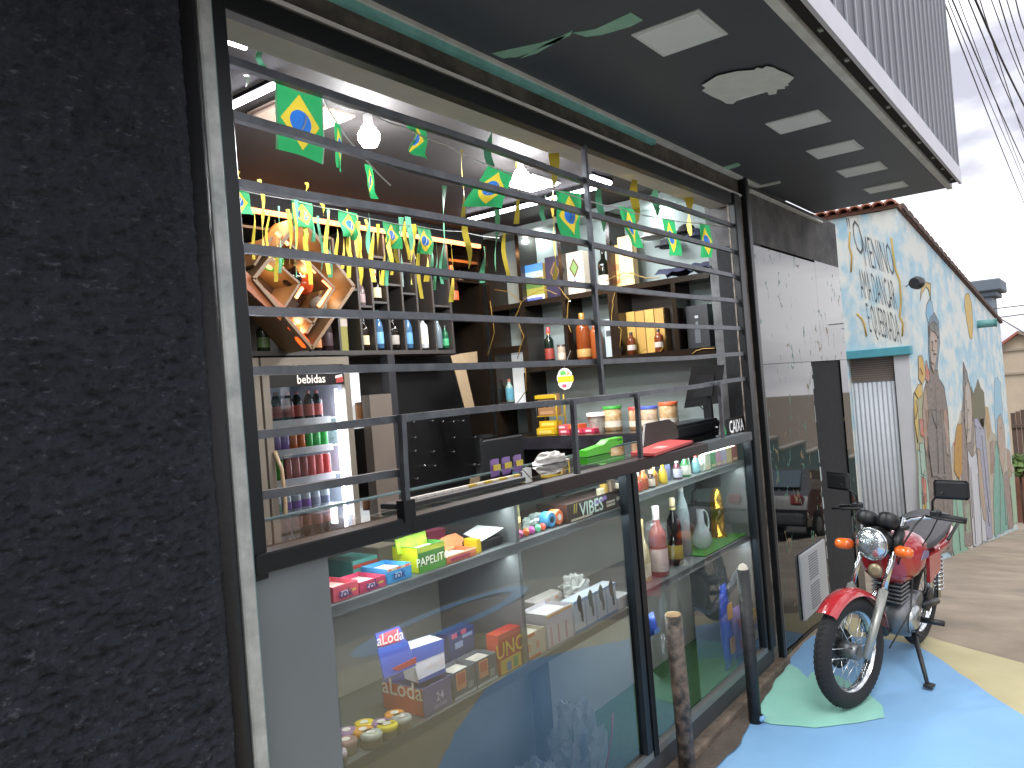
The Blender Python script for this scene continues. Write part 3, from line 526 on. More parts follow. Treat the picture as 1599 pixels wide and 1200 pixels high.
for a, c in [((429, 364), (448, 383)), ((423, 406), (429, 411)), ((438, 419), (442, 424)), ((448, 430), (462, 442)), ((470, 450), (460, 466)), ((468, 404), (491, 426)), ((502, 438), (515, 450)), ((515, 451), (495, 479))]: ppx(a, c, 1.822, 1.835, 'led_strip', m_orange, .016)
for u, v in [(.2, .2), (.5, .3), (.85, .2), (.2, .8), (.8, .8)]:
    lamp('POINT', dq(u, v) + EY * 1.9, 0.7, (1, .6, .3), dm, .03)
for u, v, c_, h, lab in [(.12, .62, '2f8f3a', .15, 'round green bottle lying in the lit diamond shelf'), (.42, .56, '1a0f12', .13, 'round black bottle lying in the lit diamond shelf'), (.58, .50, 'b2421c', .13, 'amber red bottle lying in the lit diamond shelf'), (.86, .5, '8a8478', .12, 'grey bottle in the right cell of the diamond shelf')]:
    p_ = dq(u, v) + EY * 1.86; t_ = thing('bottle', lab, 'bottle', p_, 'bottles in the diamond shelf'); ax = Vector((.45, .3, .6))
    build('body', MB().lathe([(r_ * h * .42, z_ * h) for r_, z_ in PROF['round']], p_, 14, ax), C(c_, .1), t_); build('cap', MB().lathe([(.014, 0), (.014, .03)], p_ + ax.normalized() * h * .93, 10, ax), C('b59a5a', .3), t_)
for i, (u, v) in enumerate([(.62, .97), (.8, .985)]):
    p_ = dq(u, v) + EY * 1.82; t_ = thing('bottle', ['glowing orange bottle under the left edge of the diamond, upper one', 'glowing orange bottle under the left edge of the diamond, lower one'][i], 'bottle', p_); build('body', MB().lathe([(.02, 0), (.026, .02), (.026, .07), (.01, .1)], p_, 12, (.5, 0, -.5)), M('orange_glow_glass', 'ff5a1c', .2, emit=1.2), t_); build('cap', MB().lathe([(.011, 0), (.011, .02)], p_ + Vector((.5, 0, -.5)).normalized() * .1, 8, (.5, 0, -.5)), C('3a2a20'), t_)  # red led glow modelled as small self-lit bottle shapes
# ================================================================== dark back panel with hooks, pillar, chair
pbd = thing('peg_panel', 'black back panel dotted with small empty hooks', 'panel', (3.9, 2.2, .06))
build('board', MB().box((3.235, 2.22, .06), (4.6, 2.24, 1.998)), C('0f0f10', .5), pbd)
for px, py in [(672, 660), (688, 661), (705, 661), (720, 660), (738, 659), (752, 661), (643, 662), (645, 686), (706, 686), (739, 685), (645, 707), (674, 708), (705, 708), (659, 730), (676, 730), (648, 750), (738, 728), (745, 728), (766, 655)]:
    p_ = oY(px, py, 2.215); build('hook', MB().tube([p_ + Vector((0, .006, .01)), p_ + Vector((0, -.02, .006)), p_ + Vector((0, -.03, .016))], .005, 6), C('c9cdd0', .25, metal=.9), pbd)
pil = thing('door_jamb', 'brown grey wooden jamb standing right of the fridge', 'post', (3.5, 2.0, .06))
build('post', MB().box((oY(583, 700, 1.98).x, 1.98, .06), (oY(617, 700, 1.98).x, 2.05, 1.75)), M('taupe_wood', '6b6057', .6, var=.3, vs=6), pil); build('face_strip', MB().box((oY(617, 700, 1.98).x, 1.985, .06), (oY(628, 700, 1.98).x, 2.05, 1.9985)), C('26262a', .5), pil)
wb = thing('lit_cabinet', 'white lit cabinet with a brown cup between fridge and jamb', 'cabinet', (3.35, 2.1, 1.5))
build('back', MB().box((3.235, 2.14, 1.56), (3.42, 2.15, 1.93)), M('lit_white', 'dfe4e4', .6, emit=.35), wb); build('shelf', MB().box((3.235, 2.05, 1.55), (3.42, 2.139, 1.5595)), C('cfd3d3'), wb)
bottle((3.37, 2.1, 1.56), .16, .03, 'jar', '8a5a34', '5a3a24', None, 'brown cup standing in the white lit cabinet', name='cup', cat='cup')
crd = thing('cardboard_sheet', 'bent strip of beige cardboard leaning against the dark wall', 'cardboard', oY(730, 640, 1.9))
build('strip', MB().hexa([oY(704, 556, 1.9), oY(722, 552, 1.9), oY(742, 640, 1.9), oY(727, 641, 1.9)], (0, .006, 0)), M('cardboard', '9b8668', .85, var=.25, vs=9), crd); build('flap', MB().hexa([oY(722.5, 552, 1.9), oY(745, 549, 1.92), oY(746, 567, 1.92), oY(725, 569, 1.9)], (0, .006, 0)), M('cardboard'), crd)
ch = thing('chair', 'black chair back behind the counter by the purple snack packets', 'chair', (3.6, .95, .06))
a_, c_ = oY(757, 735, .95), oY(818, 676, .95)
build('backrest', MB().box((a_.x, .95, a_.z - .1), (c_.x, .98, c_.z), .02), C('16181b', .6), ch); build('seat', MB().box((a_.x, .98, .95), (c_.x, 1.3, 1.0), .02), C('16181b', .6), ch)
for x in (a_.x + .02, c_.x - .04):
    for y in (.985, 1.27): build('leg', MB().box((x, y, .06), (x + .02, y + .02, .95)), m_frame, ch)
# ================================================================== black marble shelving on the right wall (faces -X)
XW = 4.6
rs = thing('marble_shelving', 'black gold veined marble niche shelving on the right wall', 'shelving', (4.72, 1.1, 1.3))
m_nb = M('niche_grey', '8a9896', .7, var=.15, vs=4)
build('back', MB().box((4.825, .26, 1.34), (4.848, 1.98, 2.88)), m_nb, rs)
for z, y0, y1, th in [(1.88, .26, 1.70, .05), (2.335, .26, 1.96, .035), (2.03, 1.70, 1.96, .05), (1.60, 1.70, 1.96, .03)]: build('shelf', MB().box((XW, y0, z - th), (4.8245, y1, z)), m_bm, rs)
for y, z0, z1, w in [(.505, 1.8805, 2.2995, .03), (.94, 1.8805, 2.2995, .07), (1.325, 1.8805, 2.2995, .03), (1.68, 1.8805, 2.2995, .05), (1.325, 2.3355, 2.84, .03), (1.68, 2.3355, 2.84, .03), (.94, 2.3355, 2.84, .03), (1.975, 1.34, 2.84, .03), (1.69, 1.40, 1.829, .04)]:
    build('upright', MB().box((XW + .002, y - w / 2, z0), (4.8245, y + w / 2, z1)), m_bm, rs)
build('top', MB().box((XW, .26, 2.8405), (4.8245, 1.98, 2.88)), m_nb, rs)
build('dark_niche_back', MB().box((4.80, .521, 1.8805), (4.824, .904, 2.2995)), C('26201b', .5), rs)
# gold veins as inlay
m_gold = M('gold_vein', '8f7434', .45, metal=.3, var=.5, vs=40, col2='6f5520')
def veinX(P, w=.0045):
    q = []
    for i in range(len(P) - 1):
        a, c = oX(*P[i], XW - .004), oX(*P[i + 1], XW - .004)
        for j in range(4): t_ = j / 4; p_ = a.lerp(c, t_); q.append(p_ + Vector((0, .008 * noise.noise(p_ * 30), .008 * noise.noise(p_ * 30 + Vector((5, 0, 0))))))
    q.append(oX(*P[-1], XW - .004)); return build('gold_vein', MB().tube(q, [w * (.6 + .6 * abs(noise.noise(p * 20))) for p in q], 5), m_gold, rs)
for P in [[(772, 452), (795, 456), (814, 472), (832, 458), (850, 452), (870, 460)], [(814, 472), (805, 495), (818, 525), (808, 560)], [(872, 448), (888, 468), (885, 500), (892, 520)], [(945, 440), (972, 426), (990, 428), (1008, 434), (1030, 434)], [(968, 430), (957, 470), (955, 500), (970, 515), (968, 545)], [(985, 425), (1005, 434)], [(1080, 552), (1095, 545), (1117, 544)], [(760, 560), (772, 520), (765, 470)], [(800, 640), (822, 610), (820, 575)], [(1000, 552), (1008, 544)], [(1030, 550), (1037, 541)], [(860, 575), (870, 565)]]: veinX(P)
for py in [(858, 469), (930, 455), (850, 367), (960, 340), (1105, 425), (1050, 330)]:
    z = 2.297 if py[1] > 400 else 2.838
    p_ = oZ(*py, z); p_.x = min(max(p_.x, 4.66), 4.78); t_ = thing('spotlight', 'small round downlight %s' % {(858, 469): 'over the red capped green bottle', (930, 455): 'over the amber whisky bottle', (850, 367): 'above the landscape carton', (960, 340): 'above the wine bottle and yellow cartons', (1105, 425): 'over the black bottle carton', (1050, 330): 'above the caps on the top shelf'}[py], 'light', p_, 'niche downlights')
    build('lens', MB().lathe([(.022, 0), (.022, .004)], p_ - EZ * .002, 14), m_dl, t_); build('ring', MB().lathe([(.029, .0), (.029, .003)], p_ - EZ * .0005, 14), C('d0d0d0'), t_)
    lamp('POINT', p_ - EZ * .035, 1.2, (.95, 1, .98), t_, .02)
# goods in the niches
def bx(px, py, X=4.72): return oX(px, py, X)
def onsh(px, z, X=4.70): p_ = oX(px, 545, X); return Vector((X, p_.y, z))
def boxX(name, label, cat, px0, px1, z0, z1, X, dep, col, accents=(), group=None, py=520):
    y0, y1 = oX(px0, py, X).y, oX(px1, py, X).y
    t_ = thing(name, label, cat, (X + dep / 2, (y0 + y1) / 2, z0), group); build('carton', MB().box((X, y0, z0), (X + dep, y1, z1), .002), C(col, .45), t_)
    for i, (u0, v0, u1, v1, hx) in enumerate(accents): build('printed_panel', MB().box((X - .0008 - .0004 * i, y0 + (y1 - y0) * u0, z0 + (z1 - z0) * v0), (X + .0002, y0 + (y1 - y0) * u1, z0 + (z1 - z0) * v1)), C(hx, .45), t_)
    return t_, (y0, y1)
boxX('bottle_carton', 'black bottle carton with grey bottle print in the right niche', 'carton', 1073, 1108, 1.8805, 2.15, 4.68, .08, '191c20', [(.35, .12, .6, .45, '4a4f55'), (.42, .45, .53, .62, '5a6066'), (.4, .7, .55, .76, '9a9fa4')])
wc, (wy0, wy1) = boxX('wooden_crate', 'tall yellow wooden crate of four planks in the dark niche', 'crate', 980, 1040, 1.8805, 2.17, 4.72, .07, '6a5230')
for i in range(4):
    a = wy0 + (wy1 - wy0) * (i / 4 + .01); c = wy0 + (wy1 - wy0) * ((i + 1) / 4 - .01); build('plank', MB().box((4.708, a, 1.8815), (4.7195, c, 2.168 - .004 * (i % 2))), M('yellow_plank_%d' % (i % 2), ['b8934a', 'a88440'][i % 2], .5, var=.35, vs=12, col2='8a6a30'), wc)
for px, c_, lab in [(987, '5a2c14', 'small amber bottle with white label left of the wooden crate'), (1030, '6a3418', 'small amber bottle with white label before the right plank of the crate')]:
    bottle(onsh(px, 1.8805, 4.66), .15, .03, 'whisky', c_, '1d1512', 'a9a39a', lab, 'small amber bottles by the crate', lz=(.2, .42))
bottle(onsh(858, 1.8805, 4.7), .25, .034, 'wine', '14201a', 'c03a3c', '8c3a30', 'green champagne bottle with red cap and red label in the niche', lz=(.12, .42), neck='c58a54', capl=.16)
bottle(onsh(877, 1.8805, 4.67), .13, .03, 'jar', 'a69684', '3b2f28', 'c8b8a4', 'small beige bottle beside the red capped bottle')
bottle(onsh(912, 1.8805, 4.69), .33, .05, 'whisky', '7a3a18', 'a87e3a', 'b08a50', 'large amber whisky bottle on a gold base in the niche', lz=(.06, .22), neck='c9a25a')
bottle(onsh(932, 1.8805, 4.74), .28, .045, 'whisky', '8f4a24', '5a3a20', None, 'amber bottle behind the middle upright bar')
boxX('bottle_carton', 'slim silver grey bottle carton right of the amber bottles', 'carton', 944, 956, 1.8805, 2.14, 4.7, .06, '9aa4a6', [(.2, .55, .8, .7, '3a3f40')])
bottle(oX(797, 628, 4.70), .17, .03, 'spirit', '8fb3a8', 'a05a48', '5fa0b4', 'clear bottle with green and blue label in the white lit niche', lz=(.1, .6))
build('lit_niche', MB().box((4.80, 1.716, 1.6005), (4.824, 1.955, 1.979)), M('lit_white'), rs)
boxX('gift_carton', 'gift carton printed with green trees under blue sky', 'carton', 848, 815, 2.3355, 2.60, 4.66, .08, 'a88f4a', [(0, .0, 1, .16, 'd9d8e0'), (.1, .02, .9, .1, '5a68a8'), (0, .16, 1, .5, '8a8a3c'), (.05, .35, .95, .62, '4a6a34'), (0, .64, 1, .82, '9fb7c8'), (0, .8, 1, 1, '3f7fbf')], py=430)
for j, (a, c, body, d1, d2, lab) in enumerate([(882, 852, '23233c', '7a6030', '3a3040', 'navy gift carton with gold diamond emblem'), (912, 883, 'cfc4b0', '4a3020', '6a8a4a', 'cream gift carton with brown diamond emblem')]):
    t_, (y0, y1) = boxX('gift_carton', lab, 'carton', a, c, 2.3355, 2.63, 4.66, .08, body, py=430)
    cy_, cz_ = (y0 + y1) / 2, 2.52
    for k, (w, h, hx) in enumerate([(.04, .07, d1), (.028, .05, d2)]): build('diamond_emblem', MB().hexa([(4.6585 - .001 * k, cy_ - w, cz_), (4.6585 - .001 * k, cy_, cz_ - h), (4.6585 - .001 * k, cy_ + w, cz_), (4.6585 - .001 * k, cy_, cz_ + h)], (.001, 0, 0)), C(hx, .4), t_)
    if j: build('diamond_emblem', MB().hexa([(4.658, cy_ - .015, 2.42), (4.658, cy_, 2.40), (4.658, cy_ + .015, 2.42), (4.658, cy_, 2.44)], (.001, 0, 0)), C('5a4a80', .4), t_)
bottle(Vector((4.66, oX(944, 436, 4.66).y, 2.3355)), .27, .04, 'wine', '10140f', '1a1a16', 'd0cdbc', 'dark wine bottle with white label on the upper shelf', lz=(.1, .35))
for i, (a, c, zt) in enumerate([(972, 951, 2.62), (990, 968, 2.66)]): boxX('bottle_carton', ['yellow carton with orange flower print, left of two', 'plain yellow carton, right of two by the wine bottle'][i], 'carton', a, c, 2.3355, zt, 4.66 - .03 * i, .07, ['c9a468', 'd2b27c'][i], [[(0, .1, 1, .55, 'c97a4a'), (.1, .2, .7, .4, 'd8a060')], [(0, .62, 1, .8, 'd8d0b8')]][i], 'yellow cartons', py=430)
# caps and bags on the top right shelf
def capthing(px, py, col, lab, r=.07):
    p_ = oX(px, py, 4.66); p_.x = 4.70; t_ = thing('cap', lab, 'cap', p_, 'caps on the top shelf')
    build('crown', MB().lathe([(r, 0), (r * 1.02, r * .3), (r * .8, r * .8), (r * .35, r * 1.05), (.004, r * 1.1)], p_, 16), C(col, .8), t_)
    build('brim', MB().hexa([p_ + Vector((-.05 - .06 * math.cos(a), .07 * math.sin(a), .004)) for a in [R_(-90 + 30 * k) for k in range(7)]], (0, 0, .006)), C(col, .8), t_)
capthing(1016, 372, 'a9abab', 'pale grey cap on the top shelf behind the fifth flag'); capthing(1068, 365, '1b1b1d', 'black cap on the top shelf right of the pale cap', .06); capthing(1040, 386, '2b2c33', 'dark cap lying lower behind the sixth flag', .06); capthing(1082, 372, '343a52', 'navy cap at the right end of the top shelf', .06)
bg_ = thing('folded_jeans', 'dark blue folded cloth spread on the upper shelf edge', 'cloth', oX(1050, 420, 4.6))
b = MB(); nn_ = 12
a_, c_ = oX(1020, 425, 4.585), oX(1108, 405, 4.585)
b.add([Vector((4.585 + .2 * v / 5, a_.y + (c_.y - a_.y) * u_ / nn_, 2.336 + .03 + .03 * noise.noise(Vector((u_ * .8, v * .9, 2)))  + .04 * math.sin(v / 5 * 3.1))) for v in range(6) for u_ in range(nn_ + 1)], [(v * (nn_ + 1) + u_, v * (nn_ + 1) + u_ + 1, (v + 1) * (nn_ + 1) + u_ + 1, (v + 1) * (nn_ + 1) + u_) for v in range(5) for u_ in range(nn_)], True)
build('cloth', b, M('dark_denim', '30344a', .85, var=.4, vs=14), bg_)
# ================================================================== cash desk
dk = thing('cash_desk', 'black marble cash desk shelf along the grey side wall', 'desk', (4.6, 1.0, 1.3))
build('top', MB().box((4.36, .28, 1.335), (4.8245, 1.955, 1.385), .004), m_bm, dk); build('front_edge', MB().box((4.345, .28, 1.30), (4.3595, 1.955, 1.38)), M('marble_front', '1f1e20', .2, var=.8, vs=9, col2='3a3a44'), dk)
build('support', MB().box((4.5, .30, .06), (4.8245, 1.95, 1.30)), C('121214', .5), dk)
DZ = 1.3855
def dsk(px, X=4.55): return Vector((X, oX(px, 655, X).y, DZ))
jars = [(957, 'jar', .165, .062, 'b98a4a', '3f9a3c', 'clear snack jar with green lid on the cash desk'), (994, 'jar', .15, .05, 'b06a3c', 'c04848', 'clear snack jar with red lid on the cash desk'), (1015, 'jar', .15, .055, 'b49a86', '4a60b8', 'clear snack jar with blue lid on the cash desk'), (1045, 'jar', .17, .06, 'c0873f', 'd8663c', 'clear snack jar with orange lid nearest the monitor')]
for px, k, h, r, c_, l_, lab in jars:
    p_ = dsk(px, 4.66); t_ = thing('snack_jar', lab, 'jar', p_, 'snack jars on the cash desk')
    build('body', MB().lathe([(r * .9, 0), (r, .006), (r, h * .86), (r * .92, h * .9)], p_, 16), M('snacks_' + c_, c_, .25, var=.9, vs=40, col2='d8c8a4', coat=.6), t_); build('lid', MB().lathe([(r * 1.04, 0), (r * 1.04, h * .1), (r * .98, h * .12)], p_ + EZ * h * .88, 16), C(l_, .4), t_); build('label', MB().lathe([(r * 1.01, h * .15), (r * 1.01, h * .4)], p_, 16), C('d9d2c0', .5), t_)
p_ = dsk(931, 4.6); t_ = thing('plastic_tub', 'white plastic tub of sticks with white lid on the cash desk', 'tub', p_)
build('body', MB().lathe([(.05, 0), (.06, .11)], p_, 16), M('tub_sides', 'b9b2a8', .4, var=.8, vs=30, col2='6a6058'), t_); build('lid', MB().lathe([(.066, .105), (.066, .125), (.06, .13)], p_, 16), C('e6e4de', .4), t_)
for i, (px, lv, c_) in enumerate([(882, 0, 'c8485a'), (902, 0, 'c83f58'), (921, 0, 'c03858'), (880, 1, 'd05a62'), (898, 1, 'd8683c')]):
    a, c = oX(px - 9, 668, 4.52).y, oX(px + 9, 668, 4.52).y; z0 = DZ + .0305 * lv
    t_ = thing('sweet_box', '%s sweet box, %s in the %s row on the cash desk' % ('orange' if i == 4 else 'pink', ['left', 'middle', 'right', 'left', 'right'][i], ['lower', 'upper'][lv]), 'box', (4.55, (a + c) / 2, z0), 'sweet boxes on the cash desk'); build('carton', MB().box((4.5, a, z0), (4.6, c, z0 + .03), .002), C(c_, .4), t_); build('printed_panel', MB().box((4.499, a + (c - a) * .25, z0 + .008), (4.5002, a + (c - a) * .75, z0 + .022)), C('e9c9cc', .4), t_)
# yellow wire rack with boxes
rk = thing('sweet_rack', 'yellow and black sweet rack with tiered yellow boxes', 'rack', dsk(853))
yk0, yk1 = oX(838, 640, 4.5).y, oX(869, 640, 4.5).y
for y in (yk0, yk1):
    for x in (4.5, 4.6): build('post', MB().tube([(x, y, DZ), (x, y, 1.655)], .006, 6), C('23211c' if x == 4.5 and y == yk0 else 'b59a22', .4), rk)
for z in (1.43, 1.51, 1.60): build('tray', MB().box((4.495, yk0, z), (4.605, yk1, z + .006)), C('b8981e', .45), rk)
build('header', MB().box((4.488, yk0, 1.635), (4.494, yk1, 1.66)), C('c9ab25', .45), rk)
for z, hx, nm in [(1.387, 'd2b01e', 'yellow'), (1.437, 'c9a81e', 'yellow'), (1.517, '9a7450', 'tan'), (1.607, 'a07a52', 'tan')]:
    t_ = thing('snack_box', '%s snack box on the %s tier of the sweet rack' % (nm, {1.387: 'lowest', 1.437: 'second', 1.517: 'third', 1.607: 'top'}[z]), 'box', (4.52, (yk0 + yk1) / 2, z), 'boxes on the sweet rack'); build('carton', MB().box((4.46 if z < 1.4 else 4.5, yk1 + .01, z), (4.57, yk0 - .012, z + (.042 if z < 1.5 else .055)), .002), C(hx, .45), t_); build('printed_panel', MB().box((4.459 if z < 1.4 else 4.499, yk1 + .03, z + .01), (4.47 if z < 1.4 else 4.5005, yk0 - .03, z + .03)), C('e5cf6a' if nm == 'yellow' else 'b58f66', .45), t_)
# hanging promo sign
ps = thing('promo_sign', 'round white and yellow promo sign hanging from the shelf', 'sign', oX(882, 592, 4.42))
cP = oX(882, 592, 4.42); k = 22
build('disc', MB().hexa([cP + Vector((0, .062 * math.cos(2 * math.pi * i / k) * (1 + .06 * math.sin(i * 2.3)), .072 * math.sin(2 * math.pi * i / k) * (1 + .05 * math.sin(i * 3.1)))) for i in range(k)], (.003, 0, 0)), C('e9ece2', .5), ps)
build('yellow_band', MB().box((4.418, cP.y - .068, cP.z - .02), (4.4195, cP.y + .055, cP.z + .018)), C('e0c42c', .5), ps); build('green_patch', MB().hexa([(4.418, cP.y + .03, cP.z + .025), (4.418, cP.y - .02, cP.z + .03), (4.418, cP.y, cP.z + .06), (4.418, cP.y + .035, cP.z + .05)], (.0015, 0, 0)), C('5fae5a', .5), ps); build('orange_patch', MB().hexa([(4.418, cP.y - .02, cP.z + .025), (4.418, cP.y - .045, cP.z + .03), (4.418, cP.y - .025, cP.z + .055)], (.0015, 0, 0)), C('d98a4a', .5), ps); build('pink_patch', MB().box((4.418, cP.y - .01, cP.z - .055), (4.4195, cP.y + .025, cP.z - .035)), C('c85a78', .5), ps)
build('string', MB().tube([cP + EZ * .07, cP + Vector((.1, 0, .19))], .0015, 5), C('888888'), ps)
# monitor, printer, terminal, CAIXA sign
mo = thing('monitor', 'black cash register monitor on a stand, seen from behind', 'monitor', (4.45, .33, DZ))
q = [oX(1080, 573, 4.42), oX(1130, 570, 4.5), oX(1124, 630, 4.5), oX(1068, 638, 4.42)]
build('screen_back', MB().hexa(q, (.035, .01, 0)), C('17191c', .4), mo)
cM = sum(q, Vector()) / 4
build('hump', MB().hexa([cM + (p - cM) * .55 - Vector((.012, 0, 0)) for p in q], (.02, 0, 0)), C('1f2226', .4), mo); build('badge', MB().hexa([cM + (p - cM) * .14 + Vector((-.0135, 0, .025)) for p in q], (.002, 0, 0)), C('7f868c', .3), mo)
build('neck', MB().box((cM.x + .01, cM.y - .025, DZ + .02), (cM.x + .04, cM.y + .025, cM.z)), C('17191c', .4), mo); build('foot', MB().box((4.38, cM.y - .1, DZ), (4.56, cM.y + .1, DZ + .018), .006), C('17191c', .4), mo)
build('cable', MB().tube([cM + Vector((.03, .03, -.04)), cM + Vector((0, .06, -.1)), cM + Vector((.02, .02, -.15))], .004, 6), C('111111'), mo)
pt = thing('receipt_printer', 'black receipt printer in front of the monitor', 'printer', (3.9, .28, 1.375))
a_, c_ = oY(1060, 690, .22), oY(1125, 655, .22)
build('body', MB().box((a_.x, .22, 1.3755), (c_.x, .42, c_.z), .01), C('131518', .35), pt); build('lid', MB().box((a_.x + .02, .23, c_.z), (c_.x - .02, .38, c_.z + .012), .004), C('202428', .3), pt)
tm = thing('card_board', 'brown board leaning upright on the counter by the printer', 'board', oY(1030, 690, .2))
build('board', MB().hexa([oY(1005, 697, .2), oY(1060, 684, .2), oY(1057, 664, .24), oY(1045, 655, .25), oY(1008, 662, .24)], (.0, .012, .0)), M('brown_board', '3d3028', .55, var=.3, vs=8), tm); build('foot', MB().box((oY(1010, 690, .21).x, .213, 1.3755), (oY(1055, 690, .21).x, .26, 1.385)), C('2a211b', .5), tm)
cs = thing('cashier_sign', 'black CAIXA sign with white letters and green arrow on the counter end', 'sign', oY(1146, 680, .1))
qs = [oY(1125, 684, .06), oY(1164, 674, .06), oY(1164, 648, .06), oY(1127, 658, .06)]
build('board', MB().hexa(qs, (0, .012, 0)), C('16191a', .4), cs)
text('lettering', 'CAIXA', M('sign_white', 'f2f2f2', .4, emit=.35), cs, oY(1150, 666, .056), (qs[1] - qs[0]), EZ, .098, sx=.74)
g0 = oY(1131, 674, .057); build('arrow', MB().hexa([g0 + Vector((-.012, 0, -.022)), g0 + Vector((.03, 0, -.018)), g0 + Vector((.03, 0, .005)), g0 + Vector((.012, 0, .03)), g0 + Vector((-.012, 0, .0))], (0, .0015, 0)), C('2fae5a', .5), cs)
# ================================================================== on the counter top
CZ = 1.3765
fo = thing('folder', 'red folder lying on the counter glass', 'folder', oZ(1030, 700, CZ))
q = [oZ(985, 711, CZ), oZ(1022, 713, CZ), oZ(1082, 692, CZ), oZ(1040, 690, CZ)]
build('cover', MB().hexa(q, (0, 0, .012)), C('b8403f', .45), fo); q2 = [oZ(1018, 701, CZ + .013), oZ(1035, 701, CZ + .013), oZ(1045, 697, CZ + .013), oZ(1028, 697, CZ + .013)]; build('emblem', MB().hexa(q2, (0, 0, .001)), C('d89a90', .5), fo)
tg = thing('tape_gun', 'bright green plastic tape dispenser on the counter glass', 'dispenser', oZ(940, 712, CZ))
a_ = oZ(912, 714, CZ); c_ = oZ(968, 702, CZ); d_ = (c_ - a_).normalized(); n_ = Vector((-d_.y, d_.x, 0)); ln = (c_ - a_).length
def loc(u, v, w): return a_ + d_ * (u * ln) + n_ * v + EZ * w
build('body', MB().hexa([loc(0, -.02, .0), loc(.55, -.02, .0), loc(.62, -.02, .02), loc(1, -.02, .03), loc(1, -.02, .062), loc(.6, -.02, .06), loc(.45, -.02, .042), loc(0, -.02, .03)], n_ * .045), C('4fc22c', .35), tg); build('blade', MB().hexa([loc(.85, -.022, .045), loc(.97, -.022, .047), loc(.97, -.022, .054), loc(.85, -.022, .052)], n_ * .003), C('23602a', .4), tg); build('handle', MB().hexa([loc(.5, .0, .0), loc(.75, .0, .0), loc(.7, .0, .022), loc(.58, .0, .022)], n_ * .02), C('45b026', .35), tg)
for i in range(3):
    p_ = oZ(772 + 18 * i, 737 - 3 * i, CZ + .0); p_.y = .30; p_.z = CZ; p_.x = oY(773 + 18 * i, 735, .30).x; t_ = thing('snack_packet', 'purple and yellow snack packet, %s of three standing on the counter' % ['left', 'middle', 'right'][i], 'packet', p_, 'purple snack packets')
    b = MB(); w, h = .028, .068
    b.add([p_ + Vector((w * u_, s_ * .010 * (1 - u_ * u_) * (1 - (2 * v - 1) ** 4), h * v)) for s_ in (-1, 1) for v in (0, .1, .5, .9, 1) for u_ in (-1, -.5, 0, .5, 1)], [(s * 25 + r_ * 5 + c_, s * 25 + r_ * 5 + c_ + 1, s * 25 + r_ * 5 + c_ + 6, s * 25 + r_ * 5 + c_ + 5) for s in (0, 1) for r_ in range(4) for c_ in range(4)], True)
    build('bag', b, C('7a5a96', .35), t_); build('printed_panel', MB().box((p_.x - .022, p_.y - .0125, CZ + .024), (p_.x + .022, p_.y - .0095, CZ + .046)), C('c9b53c', .4), t_)
ty = thing('display_tray', 'long black tray of white and yellow sticks on the counter glass', 'tray', oZ(720, 775, CZ))
a_, c_ = oZ(640, 797, CZ), oZ(812, 755, CZ); y_ = .06; build('tray', MB().box((a_.x, y_, CZ), (c_.x + .05, y_ + .11, CZ + .016), .003), C('1b1c1f', .5), ty)
for i in range(14):
    x = a_.x + .05 + i * .042; build('stick', MB().box((x, y_ + .04, CZ + .0165), (x + .038, y_ + .055, CZ + .024)), C('d8d2c8' if i < 7 else ('c9a92c' if i % 2 else 'd8cfae'), .5), ty)
cp = thing('crumpled_bag', 'crumpled pale plastic bag lying at the back of the counter', 'bag', oZ(855, 718, CZ))
def crumple(p, rx, ry, rz, seed, n=14, m=9, amp=.35):
    b = MB(); V = []
    for i in range(m + 1):
        th = math.pi * i / m * .5
        for j in range(n):
            ph = 2 * math.pi * j / n; d = Vector((math.cos(ph) * math.cos(th), math.sin(ph) * math.cos(th), math.sin(th))); s = 1 + amp * noise.noise(d * 2.7 + Vector((seed, 0, 0))) + amp * .6 * noise.noise(d * 6 + Vector((0, seed, 0)))
            V.append(Vector(p) + Vector((d.x * rx * s, d.y * ry * s, max(0, d.z * rz * (1 + (s - 1) * math.cos(th) ** .5)))))
    return b.add(V, [(i * n + j, i * n + (j + 1) % n, (i + 1) * n + (j + 1) % n, (i + 1) * n + j) for i in range(m) for j in range(n)])
p_ = oZ(850, 722, CZ); p_ = Vector((min(p_.x, 3.4), .36, CZ)); build('film', crumple(p_, .11, .05, .045, 3.3), C('b9b6b0', .3), cp)
# ================================================================== goods inside the display counter
z1, z2 = SH1 + .0005, SH2 + .0005
def front(p0, p1, Y=.035, dep=.1, z=None): return pb(p0, p1, Y, dep, z)
g1 = 'cartons on the upper counter shelf'
def carton(label, px0, px1, pytop, z, col, Y=.035, dep=.11, **k):
    a = oY(px0, pytop, Y); c = oY(px1, pytop, Y); zt = oY((px0 + px1) / 2, pytop, Y).z
    return box_thing('display_carton', label, 'carton', (a.x, Y, z), (c.x, Y + dep, zt), col, k.pop('group', g1), **k)
carton('open pink sweet carton at the left end of the upper counter shelf', 519, 559, 912, z1, 'd0566a', open_top='d8a8a4', accents=[(.3, .25, .6, .6, 'd9c9e0'), (.66, .4, .9, .55, 'd8b860')], txt=('tok', '3a3a70', .45, .42, .035))
carton('open hot pink sweet carton, second from the left on the upper shelf', 561, 602, 904, z1, 'c24468', open_top='e0c4c8', accents=[(.3, .3, .6, .65, 'dcd0e4'), (.66, .4, .9, .55, 'd8c24a')], txt=('tok', '3a3a70', .45, .47, .035))
carton('open blue sweet carton with red dotted edge on the upper shelf', 604, 642, 884, z1, '3f8fc9', open_top='e4e6ea', accents=[(0, .82, 1, .97, 'd8b890'), (.04, .84, .16, .95, 'd05a4a'), (.4, .84, .55, .95, 'd05a4a'), (.75, .84, .9, .95, 'd05a4a'), (.3, .3, .6, .6, 'b8d0e8')], txt=('tok', '20408a', .45, .45, .035))
